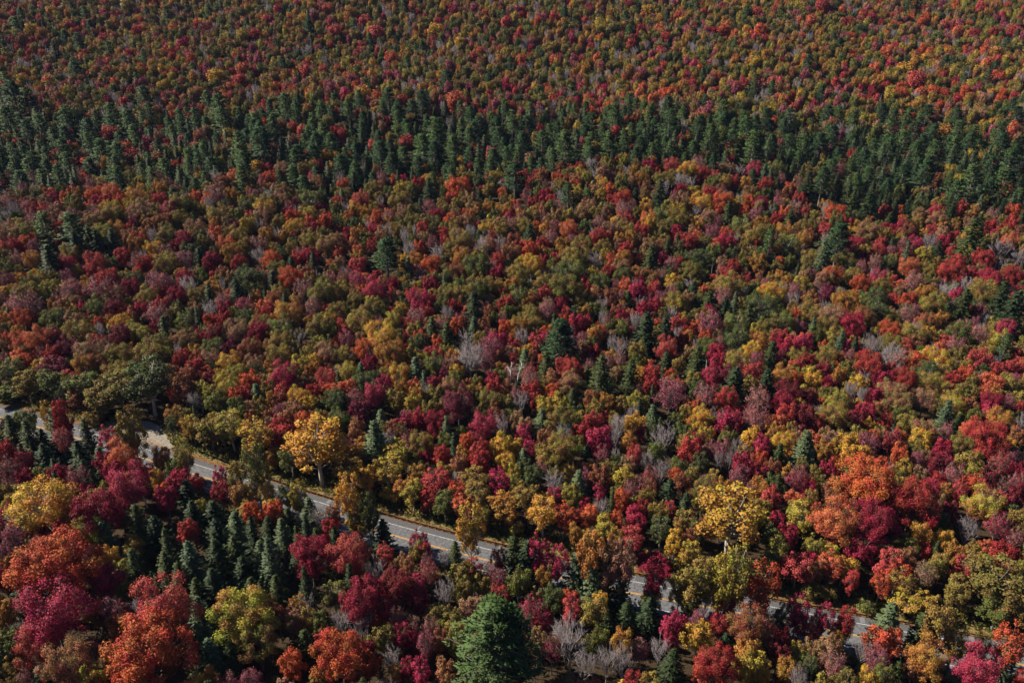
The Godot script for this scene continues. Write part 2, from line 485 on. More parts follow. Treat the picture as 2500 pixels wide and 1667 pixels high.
# ------------------------------------------------------------------ the rest of the forest, past what can be counted
func sweep(list: Array) -> void:
	var root := thing("distant_forest", Vector3.ZERO)
	tag(root, "remaining mixed autumn forest filling the gaps and the far slopes", "forest", "", "stuff")
	var by := {}
	for t in list:
		if not by.has(t.shape): by[t.shape] = []
		by[t.shape].append(t)
	for k in by:
		var s: Dictionary = V[k]
		var mm := MultiMesh.new()
		mm.transform_format = MultiMesh.TRANSFORM_3D
		mm.use_colors = true
		var m: ArrayMesh = s.both.duplicate()
		var leafy: bool = m.get_surface_count() > 1 and not k.begins_with("bare")
		m.surface_set_material(0, M.any_leaf if leafy else M.twig_bark)
		if m.get_surface_count() > 1: m.surface_set_material(1, M.pine_bark if k.begins_with("pine") else M.maple_bark if leafy else M.grey_bark)
		mm.mesh = m
		mm.instance_count = by[k].size()
		for i in by[k].size():
			var t: Dictionary = by[k][i]
			mm.set_instance_transform(i, Transform3D(Basis(Vector3.UP, t.turn).scaled_local(Vector3(t.w / s.w, t.h / s.h, t.w / s.w)), Vector3(t.x, t.y, t.z)))
			mm.set_instance_color(i, shade_of(t.code, t.tone))
		var o := MultiMeshInstance3D.new()
		o.multimesh = mm
		o.name = "conifers" if k.begins_with("spruce") or k.begins_with("pine") or k.begins_with("hemlock") else "bare_trees" if k.begins_with("bare") else "broadleaf_trees"
		root.add_child(o, true)
		tag(o, "", "", "", "stuff")

func tree(code: String, x: float, z: float, w: float, h: float, flag: String) -> Dictionary:
	var tone := int(rng.randi() % 3)
	var shrub := flag == "s" and h < 7.0
	if flag == "s" and not shrub: flag = "t"
	if flag == "" and z < -400.0: flag = "far"
	if code == "sp" and z > -260.0: flag = "near"
	if code in ["sp", "bs", "pi"]: w = minf(w * 1.4, maxf(w, 0.85 * h))
	return {"code": code, "x": x, "z": z, "y": land(x, z), "w": w, "h": h, "flag": flag, "tone": tone, "shrub": shrub, "shape": shape_of(code, w, h, flag, tone), "turn": rng.randf() * TAU}

func conifer_share(x: float, z: float) -> float:      # the dark belt of pines and spruces along the stream, and scattered conifers elsewhere
	var mid := -440.0 - 0.06 * x if x < 60.0 else -443.0 + 0.32 * (x - 60.0)
	var half := 62.0 if x < -60.0 else lerpf(62.0, 44.0, clampf((x + 60.0) / 120.0, 0, 1)) if x < 60.0 else lerpf(44.0, 62.0, clampf((x - 60.0) / 160.0, 0, 1))
	var d := absf(z - mid) / half
	var share := lerpf(0.75, 0.04, smoothstep(0.65, 1.15, d))
	if Vector2((x + 55.0) / 26.0, (z + 132.0) / 16.0).length() < 1.0 or Vector2((x + 112.0) / 18.0, (z + 176.0) / 9.0).length() < 1.0: share = 0.9
	return share

func filler(standing: Array) -> Array:
	var cells := {}
	for t in standing:
		var k := Vector2i(floori(t.x / 12.0), floori(t.z / 12.0))
		if not cells.has(k): cells[k] = []
		cells[k].append(t)
	var out := []
	var patch := FastNoiseLite.new()
	patch.seed = 11
	patch.frequency = 0.012
	var drifts := [["ol", "gr", "ol", "ye", "tn", "gr", "ol", "am"], ["gy", "pk", "tn", "gy", "pk", "br", "ol", "tn"], ["or", "br", "tn", "rd", "ol", "am", "or", "gr"], ["ye", "go", "ol", "gr", "am", "ol", "ye", "gr"], ["cr", "pk", "rd", "gr", "tn", "ol", "gy", "pk"]]
	var picks := ["gr", "ol", "gr", "ol", "am", "or", "ye", "ol", "rd", "pk", "tn", "gy", "pk", "br", "ol", "tn", "gr", "gy"]
	var z := -84.0
	while z > -960.0:
		var dist := Vector2(z, CAM_H - land(0, z)).length()
		var step := 3.0 if z > -300 else 4.6 if z > -430 else 5.4
		var halfw := (-z * 0.9 + (CAM_H - land(0, z)) * 0.44) * 0.643 * 1.14 + 12.0
		var x := -halfw
		while x < halfw:
			var px := x + rng.randf_range(-0.45, 0.45) * step
			var pz := z + rng.randf_range(-0.45, 0.45) * step
			x += step
			var side := beside_road(Vector2(px, pz)) if pz > -240 else 99.0
			if side > -10.5 and side < 5.2: continue
			if pz > -240 and (Geometry2D.is_point_in_polygon(Vector2(px, pz), LAYBY) or Vector2(px + 108, pz + 197).length() < 11.0): continue
			var conifer := rng.randf() < conifer_share(px, pz)
			var code: String
			if conifer: code = "pi" if rng.randf() < (0.55 if pz < -370 else 0.12) else "sp" if rng.randf() < 0.8 else "bs"
			else:
				if rng.randf() < 0.45: code = picks[rng.randi() % picks.size()]
				else:
					var d: Array = drifts[int(clampf(patch.get_noise_2d(px, pz) * 1.1 + 0.5, 0.0, 0.999) * 5)]
					code = d[rng.randi() % d.size()]
				if pz < -540 and rng.randf() < 0.3: code = ["ol", "gr", "ye", "am"][rng.randi() % 4]
				if side > 0 and side < 14 and rng.randf() < 0.7: code = ["ye", "go", "ye", "ol", "am", "gr"][rng.randi() % 6]
			var w := rng.randf_range(4.2, 7.6) if pz < -300 else rng.randf_range(3.6, 6.2)
			if code == "sp": w *= 0.72
			if code == "pi": w = rng.randf_range(6.0, 10.5)
			var r := w / 2.0
			var blocked := false
			var k := Vector2i(floori(px / 12.0), floori(pz / 12.0))
			for i in range(-1, 2):
				for j in range(-1, 2):
					for o in cells.get(k + Vector2i(i, j), []):
						if Vector2(o.x - px, o.z - pz).length() < (o.w / 2.0 + r) * (0.7 if o.has("label") else 0.6):
							blocked = true
							break
			if blocked: continue
			if code in ["sp", "bs"]: w *= 1.25
			var h := (1.05 * w + rng.randf_range(5.0, 7.5)) if not conifer else (1.45 * w + rng.randf_range(3.0, 7.0) if code != "pi" else 1.0 * w + rng.randf_range(7.0, 11.0))
			if pz > -300 and not conifer: h = rng.randf_range(8.0, 11.5)
			if side < 0.0 and side > -24.0: h = minf(h, clampf((-side - 2.0) / 1.25, 4.5, 11.0))
			var t := tree(code, px, pz, w, h, "far" if pz < -400 else "t" if side > 0 and side < 14 else "f")
			out.append(t)
			if not cells.has(k): cells[k] = []
			cells[k].append(t)
		z -= step
	return out

# ------------------------------------------------------------------ road, rails, verge
func strip(line: PackedVector2Array, a: float, b: float, y: float, from := 0, to := -1) -> ArrayMesh:
	var g := Bag.new()
	if to < 0: to = line.size() - 1
	for i in range(from, to + 1):
		var d := (line[mini(i + 1, line.size() - 1)] - line[maxi(i - 1, 0)]).normalized()
		var n := Vector2(d.y, -d.x)                 # towards the far side
		for q in [a, b]:
			var p: Vector2 = line[i] + n * q
			g.v.append(Vector3(p.x, y, p.y)); g.n.append(Vector3.UP); g.c.append(Color.WHITE); g.uv.append(Vector2(i * 1.0, q))
		if i > from:
			var k := g.v.size() - 4
			g.idx.append_array([k, k + 1, k + 2, k + 1, k + 3, k + 2])
	return g.mesh()

func guardrail(line: PackedVector2Array, label: String) -> void:
	var p := smooth_line(line, 1.9)
	var o := thing("guardrail", Vector3(p[0].x, 0, p[0].y))
	tag(o, label, "guardrail", "guardrails along the far side of the road")
	var base := Vector3(p[0].x, 0, p[0].y)
	var prof := [Vector2(0.0, 0.41), Vector2(-0.02, 0.45), Vector2(-0.085, 0.485), Vector2(-0.085, 0.52), Vector2(-0.01, 0.565), Vector2(-0.085, 0.61), Vector2(-0.085, 0.645), Vector2(-0.02, 0.68), Vector2(0.0, 0.72)]
	for i in p.size():
		var d := (p[mini(i + 1, p.size() - 1)] - p[maxi(i - 1, 0)]).normalized()
		var n := Vector2(d.y, -d.x)
		var g := MeshInstance3D.new()
		var bm := BoxMesh.new()
		bm.size = Vector3(0.17, 1.0, 0.2)
		g.mesh = bm
		g.material_override = M.post
		g.name = "post"
		g.position = Vector3(p[i].x + n.x * 0.13, 0.27, p[i].y + n.y * 0.13) - base
		g.rotation.y = -d.angle()
		o.add_child(g, true)
	for i in range(0, p.size() - 2, 2):
		var b := Bag.new()
		for k in prof.size() - 1:
			for layer in 2:
				var off: float = 0.0 if layer == 0 else 0.014
				var c := []
				for e in [[i, k], [i, k + 1], [i + 2, k + 1], [i + 2, k]]:
					var j: int = e[0]
					var d := (p[mini(j + 1, p.size() - 1)] - p[maxi(j - 1, 0)]).normalized()
					var n := Vector2(d.y, -d.x)
					var q: Vector2 = p[j] + n * (prof[e[1]].x + off)
					c.append(Vector3(q.x, prof[e[1]].y, q.y) - base)
				var nn: Vector3 = (c[1] - c[0]).cross(c[3] - c[0]).normalized()
				if layer == 0: b.quad(c[0], c[1], c[2], c[3], nn)
				else: b.quad(c[0], c[3], c[2], c[1], -nn)
		part("rail", b.mesh(), M.steel, o)

func scatter(called: String, label: String, mesh: Mesh, spots: Array, tints: Array) -> void:
	var mm := MultiMesh.new()
	mm.transform_format = MultiMesh.TRANSFORM_3D
	mm.use_colors = true
	mm.mesh = mesh
	mm.instance_count = spots.size()
	for i in spots.size():
		mm.set_instance_transform(i, spots[i])
		mm.set_instance_color(i, tints[rng.randi() % tints.size()])
	var o := MultiMeshInstance3D.new()
	o.multimesh = mm
	o.name = called
	o.material_override = M.any_leaf
	add_child(o, true)
	tag(o, label, called.replace("_", " "), "", "stuff")

func weeds() -> void:
	var b := Bag.new()
	for i in 22:
		var a := rng.randf() * TAU
		var d := (Vector3(cos(a), 0, sin(a)) * rng.randf_range(0.2, 0.9) + Vector3.UP).normalized()
		var p := Vector3(cos(a), 0, sin(a)) * rng.randf_range(0, 0.22)
		var l := rng.randf_range(0.35, 1.0)
		var s := d.cross(ball()).normalized()
		b.leaf(p + d * l * 0.5, d * l * 0.5, s * l * 0.13, Vector3.ZERO, (Vector3.UP + ball() * 0.7).normalized(), Color.WHITE * rng.randf_range(0.65, 1.0))
	var line := smooth_line(EDGE, 1.0)
	var tall := []
	var dead := []
	for i in line.size() - 1:
		var d := (line[i + 1] - line[i]).normalized()
		var n := Vector2(d.y, -d.x)
		for k in 22:
			var off := rng.randf_range(2.95, 9.5) if k < 16 else rng.randf_range(-14.0, -8.8)
			var p: Vector2 = line[i] + n * off + d * rng.randf()
			if Geometry2D.is_point_in_polygon(p, LAYBY): continue
			var s := rng.randf_range(0.35, 1.15) * clampf((off - 2.3) / 2.5 if off > 0 else 1.0, 0.25, 1.4)
			tall.append(Transform3D(Basis(Vector3.UP, rng.randf() * TAU).scaled(Vector3(s * 1.3, s, s * 1.3)), Vector3(p.x, 0.01, p.y)))
		for k in 14:
			var off := 2.05 + absf(rng.randfn(0.0, 0.7)) if k < 12 else rng.randf_range(-8.6, 2.0)
			var p: Vector2 = line[i] + n * off + d * rng.randf()
			dead.append(Transform3D(Basis(Vector3.UP, rng.randf() * TAU).rotated(Vector3.RIGHT, rng.randf_range(-0.4, 0.4)).scaled(Vector3.ONE * rng.randf_range(0.7, 1.4)), Vector3(p.x, 0.06, p.y)))
	scatter("roadside_weeds", "tall olive and tan weeds and goldenrod along both verges", b.mesh(), tall, [Color(0.2, 0.18, 0.05), Color(0.27, 0.21, 0.07), Color(0.14, 0.16, 0.04), Color(0.34, 0.25, 0.06), Color(0.24, 0.15, 0.06), Color(0.1, 0.13, 0.035)])
	var f := Bag.new()
	for i in 7:
		var a := rng.randf() * TAU
		f.leaf(Vector3(rng.randf_range(-0.3, 0.3), rng.randf_range(-0.02, 0.02), rng.randf_range(-0.3, 0.3)), Vector3(cos(a), 0.1, sin(a)) * 0.08, Vector3(-sin(a), 0.1, cos(a)) * 0.06, Vector3(0, 0.02, 0), Vector3.UP, Color.WHITE)
	scatter("fallen_leaves", "fallen brown and orange leaves drifted along the road shoulder", f.mesh(), dead, [Color(0.3, 0.14, 0.05), Color(0.22, 0.11, 0.05), Color(0.38, 0.2, 0.07), Color(0.16, 0.08, 0.045)])

func white_stem(at: Vector3, rise: Vector3, limbs: int, label: String, called: String) -> void:
	var o := thing(called, at)
	tag(o, label, "tree")
	var b := Bag.new()
	var bend := Vector3(rise.x * 0.3, rise.y * 0.5, rise.z * 0.3)
	b.tube([Vector3(0, -0.3, 0), bend * 0.5, bend, rise], [0.2, 0.17, 0.14, 0.06], 7)
	part("trunk", b.mesh(), M.white_bark, o)
	for i in limbs:
		var l := Bag.new()
		var s := bend.lerp(rise, (i + 0.5) / limbs)
		var d := (ball() * 0.9 + rise.normalized() * 0.6 + Vector3(0, 0.2, 0)).normalized()
		var e := s + d * rng.randf_range(1.2, 2.8)
		l.tube([s, s.lerp(e, 0.5) + ball() * 0.15, e], [0.08, 0.055, 0.02], 4)
		for k in 5: l.twig(s.lerp(e, 0.3 + 0.14 * k), s.lerp(e, 0.3 + 0.14 * k) + (d + ball()).normalized() * 0.9, 0.03)
		part("limb", l.mesh(), M.white_bark, o)

func _ready() -> void:
	rng.seed = 20
	# camera, sky, sun, exposure
	var cam := Camera3D.new()
	cam.name = "camera"
	cam.position = Vector3(0, CAM_H, 0)
	cam.rotation_degrees = Vector3(-PITCH, 0, 0)
	cam.fov = FOV
	cam.near = 1.0
	cam.far = 4000.0
	add_child(cam)
	cam.current = true
	var sky_mat := ProceduralSkyMaterial.new()
	sky_mat.sky_top_color = Color(0.3, 0.42, 0.6)
	sky_mat.sky_horizon_color = Color(0.62, 0.7, 0.78)
	sky_mat.ground_horizon_color = Color(0.3, 0.3, 0.28)
	sky_mat.ground_bottom_color = Color(0.12, 0.11, 0.08)
	sky_mat.sky_curve = 0.12
	var sky := Sky.new()
	sky.sky_material = sky_mat
	var env := Environment.new()
	env.background_mode = Environment.BG_SKY
	env.sky = sky
	env.background_energy_multiplier = 0.3
	env.tonemap_mode = Environment.TONE_MAPPER_LINEAR
	env.tonemap_exposure = 2.1
	env.sdfgi_enabled = true
	env.ssao_enabled = true
	env.ssil_enabled = true
	env.fog_enabled = true
	env.fog_density = 0.00003
	env.fog_light_color = Color(0.55, 0.66, 0.86)
	var we := WorldEnvironment.new()
	we.name = "surroundings"
	we.environment = env
	add_child(we)
	var sun := DirectionalLight3D.new()
	sun.name = "sun"
	sun.light_energy = 1.5
	sun.light_color = Color(1.0, 0.95, 0.87)
	sun.light_angular_distance = 0.5
	sun.shadow_enabled = true
	add_child(sun)
	sun.look_at_from_position(Vector3.ZERO, -Vector3(-0.95, 0.78, -0.22))

	# surfaces
	M.maple_bark = paint(Color(0.15, 0.13, 0.13))
	M.birch_bark = paint(Color(0.42, 0.4, 0.37))
	M.dark_bark = paint(Color(0.09, 0.075, 0.06))
	M.pine_bark = paint(Color(0.2, 0.18, 0.16))
	M.grey_bark = paint(Color(0.33, 0.3, 0.3))
	M.twig_bark = paint(Color(0.2, 0.175, 0.19))
	M.white_bark = paint(Color(0.66, 0.64, 0.6))
	M.any_leaf = leaf_paint(Color.WHITE, 0.4)
	M.post = paint(Color(0.1, 0.085, 0.07))
	M.steel = paint(Color(0.62, 0.63, 0.65), 0.55)
	M.white_line = ground_paint(0.05, [[0.0, Color(0.4, 0.4, 0.4)], [0.4, Color(0.5, 0.5, 0.49)], [1.0, Color(0.66, 0.66, 0.64)]], 3, 3.0, 0.7)
	M.yellow_line = ground_paint(0.05, [[0.0, Color(0.4, 0.22, 0.03)], [0.4, Color(0.62, 0.33, 0.03)], [1.0, Color(0.7, 0.38, 0.04)]], 4, 3.0, 0.7)
	M.asphalt = ground_paint(0.02, [[0.25, Color(0.085, 0.088, 0.1)], [0.5, Color(0.115, 0.12, 0.135)], [0.75, Color(0.14, 0.145, 0.16)]], 5, 9.0, 0.85)
	M.old_asphalt = ground_paint(0.03, [[0.25, Color(0.06, 0.062, 0.07)], [0.5, Color(0.085, 0.088, 0.098)], [0.75, Color(0.12, 0.122, 0.13)]], 6, 5.0, 0.9)
	M.tar = paint(Color(0.16, 0.165, 0.18), 0.7)
	M.floor = ground_paint(0.03, [[0.2, Color(0.018, 0.014, 0.009)], [0.5, Color(0.04, 0.027, 0.014)], [0.8, Color(0.075, 0.045, 0.02)]], 7, 6.0)
	M.litter = ground_paint(0.06, [[0.2, Color(0.07, 0.045, 0.03)], [0.5, Color(0.2, 0.105, 0.045)], [0.8, Color(0.32, 0.17, 0.07)]], 8, 2.5)
	M.verge = ground_paint(0.04, [[0.2, Color(0.07, 0.065, 0.025)], [0.5, Color(0.17, 0.14, 0.05)], [0.8, Color(0.28, 0.22, 0.09)]], 9, 4.0)
	M.gravel = ground_paint(0.02, [[0.2, Color(0.15, 0.135, 0.12)], [0.45, Color(0.22, 0.195, 0.165)], [0.8, Color(0.27, 0.24, 0.205)]], 10, 11.0)

	# the ground, one sheet beyond the ridge
	var g := Bag.new()
	var nx := 150
	var nz := 132
	for j in nz + 1:
		for i in nx + 1:
			var fx := (i - nx / 2) / float(nx / 2)
			var x := fx * (500.0 + 1500.0 * fx * fx)
			var z := 400.0 - 13.0 * j if j < 110 else 400.0 - 13.0 * 110 - (j - 110) * 80.0
			g.v.append(Vector3(x, land(x, z), z))
			var e := 1.0
			g.n.append(Vector3(land(x - e, z) - land(x + e, z), 2 * e, land(x, z - e) - land(x, z + e)).normalized())
			g.c.append(Color.WHITE)
	for j in nz:
		for i in nx:
			var k := j * (nx + 1) + i
			g.idx.append_array([k, k + nx + 2, k + 1, k, k + nx + 1, k + nx + 2])
	tag(part("ground", g.mesh(), M.floor, self), "brown leaf-strewn forest floor of the valley and slope", "", "", "structure")

	# road with its markings, shoulder, verge and lay-by
	var line := smooth_line(EDGE, 2.0)
	var road := part("road", strip(line, -8.7, 2.05, 0.03), M.asphalt, self)
	tag(road, "grey two-lane asphalt road crossing the forest", "", "", "structure")
	part("white_line", strip(line, -0.05, 0.06, 0.038), M.white_line, road)
	part("white_line", strip(line, -7.15, -7.0, 0.038), M.white_line, road)
	part("yellow_line", strip(line, -3.5, -3.38, 0.038), M.yellow_line, road)
	part("yellow_line", strip(line, -3.78, -3.66, 0.038), M.yellow_line, road)
	part("shoulder", strip(line, 0.35, 2.0, 0.034), M.old_asphalt, road)
	var q := smooth_line(EDGE, 0.5)
	var i0 := 300
	while i0 < q.size() - 60:
		var len := 1 if i0 % 2 else 2
		part("tar_seam", strip(q, rng.randf_range(0.25, 0.6), 2.02, 0.0395, i0, i0 + len), M.tar, road)
		i0 += int(rng.randf_range(9, 26))
	tag(part("shoulder", strip(line, 2.0, 3.3, 0.022), M.litter, self), "strip of fallen brown leaves beside the pavement", "", "", "structure")
	tag(part("verge", strip(line, 2.9, 7.0, 0.014), M.verge, self), "grassy verge between the guardrail and the trees", "", "", "structure")
	tag(part("near_verge", strip(line, -11.5, -8.4, 0.014), M.verge, self), "grassy verge on the near side of the road", "", "", "structure")
	var lay := Bag.new()
	for t in Geometry2D.triangulate_polygon(LAYBY):
		lay.v.append(Vector3(LAYBY[t].x, 0.026, LAYBY[t].y)); lay.n.append(Vector3.UP); lay.c.append(Color.WHITE)
		lay.idx.append(lay.v.size() - 1)
	for t in range(0, lay.idx.size(), 3):
		if (lay.v[t + 2] - lay.v[t]).cross(lay.v[t + 1] - lay.v[t]).y < 0.0:
			lay.idx[t + 1] = t + 2
			lay.idx[t + 2] = t + 1
	tag(part("gravel_layby", lay.mesh(), M.gravel, self), "bare tan gravel lay-by beside the road", "", "", "structure")
	guardrail(RAIL_WEST, "short steel guardrail left of the gravel lay-by")
	guardrail(RAIL_EAST, "long steel guardrail running right from the gravel lay-by")

	weeds()

	# tree shapes
	broadleaf("round_a", 10, 14, 4.2, 40, 5600, 0.5, 4)
	broadleaf("round_b", 10, 14, 4.4, 32, 5000, 0.52, 5, 0.27)
	broadleaf("round_c", 10, 13, 4.4, 46, 5600, 0.48, 4, 0.22)
	broadleaf("thin_a", 10, 14, 4.4, 26, 1700, 0.42, 16, 0.3)
	broadleaf("thin_b", 10, 14, 4.2, 30, 2100, 0.42, 13, 0.28)
	broadleaf("tall_a", 8, 16, 2.6, 44, 6000, 0.42, 4, 0.25)
	broadleaf("tall_b", 8, 16, 4.0, 36, 4600, 0.42, 6, 0.26)
	broadleaf("big_a", 12, 16, 4.8, 70, 19000, 0.29, 4, 0.19, 0.6)
	broadleaf("big_b", 12, 16, 5.0, 56, 14000, 0.29, 8, 0.21, 0.6)
	broadleaf("far_a", 10, 13, 4.0, 18, 2600, 0.72, 1, 0.36, 0.22, 0.72)
	broadleaf("far_b", 10, 12, 4.0, 14, 2400, 0.74, 1, 0.4, 0.22, 0.68)
	broadleaf("far_c", 10, 14, 3.6, 22, 2600, 0.7, 1, 0.32, 0.22, 0.8)
	broadleaf("bush_a", 4, 4, 0.3, 16, 1500, 0.3, 3, 0.36, 0.25)
	broadleaf("bush_b", 4, 4, 0.3, 20, 1500, 0.28, 5, 0.32, 0.25)
	spruce("spruce_a", 6.5, 17, 22, 9, 0.35, 0.62, 0.25)
	spruce("spruce_b", 7, 15, 18, 9, 0.3, 0.66, 0.35)
	spruce("spruce_c", 6, 18, 26, 8, 0.4, 0.56, 0.2)
	spruce("hemlock_a", 8, 15, 20, 10, 0.3, 0.5, 0.45, 1.3)
	spruce("hemlock_b", 8, 14, 17, 10, 0.15, 0.5, 0.5, 1.4)
	pine("pine_a", 9, 21, 11, 5, 9, 0.72, 0.3)
	pine("pine_b", 8, 22, 12, 5, 9, 0.68, 0.36)
	pine("pine_c", 10, 20, 10, 6, 9, 0.74, 0.26)
	pine("pine_hero", 12, 24, 17, 9, 16, 0.6, 0.2)
	bare("bare_a", 9, 14, 3.0, 13)
	bare("bare_b", 8, 14, 4.0, 10)
	bare("bare_c", 9, 13, 3.5, 16)

	# every tree with its place, the largest in view as things of their own
	var all := []
	for r in TREES: all.append(tree(r[0], r[1], r[2], r[3], r[4], r[5] if r.size() > 5 else ""))
	var eye := Vector3(0, CAM_H, 0)
	all.sort_custom(func(a, b): return a.w * a.h / eye.distance_squared_to(Vector3(a.x, a.y + a.h, a.z)) > b.w * b.h / eye.distance_squared_to(Vector3(b.x, b.y + b.h, b.z)))
	var counts := {}
	var named := []
	var rest := []
	for t in all:
		var called: String = "shrub" if t.shrub else str(KINDS[t.code][2])
		counts[called] = counts.get(called, 0) + 1
		if counts[called] <= 300: named.append(t)
		else: rest.append(t)
	describe(named)
	for t in named: plant(t)
	var more := filler(all)
	print(counts, " filler ", more.size())
	rest.append_array(more)
	sweep(rest)
	white_stem(Vector3(109.5, 0, -127.3), Vector3(4.4, 8.6, -1.0), 9, "white birch trunk leaning over the dark hollow beside the far verge at the right", "leaning_birch")
	white_stem(Vector3(116.0, 0, -127.4), Vector3(3.0, 7.8, 0.6), 6, "second white birch trunk right of the leaning one, half in olive leaves", "leaning_birch")
	white_stem(Vector3(114.5, 0, -118.6), Vector3(2.6, 6.0, -0.5), 5, "short white birch trunk nearest the guardrail at the right edge", "leaning_birch")
	white_stem(Vector3(-91.9, 0, -162.0), Vector3(-1.0, 6.8, 0.4), 3, "pale broken dead trunk among crimson maples below the lay-by", "dead_tree")
	white_stem(Vector3(-0.6, 4.0, -217.0), Vector3(0.5, 9.0, 0.3), 4, "thin white birch stem standing in a dark gap near the centre", "leaning_birch")
	white_stem(Vector3(1.4, 4.0, -216.0), Vector3(1.6, 8.6, 0.0), 4, "second thin white stem in the same dark gap, leaning right", "leaning_birch")

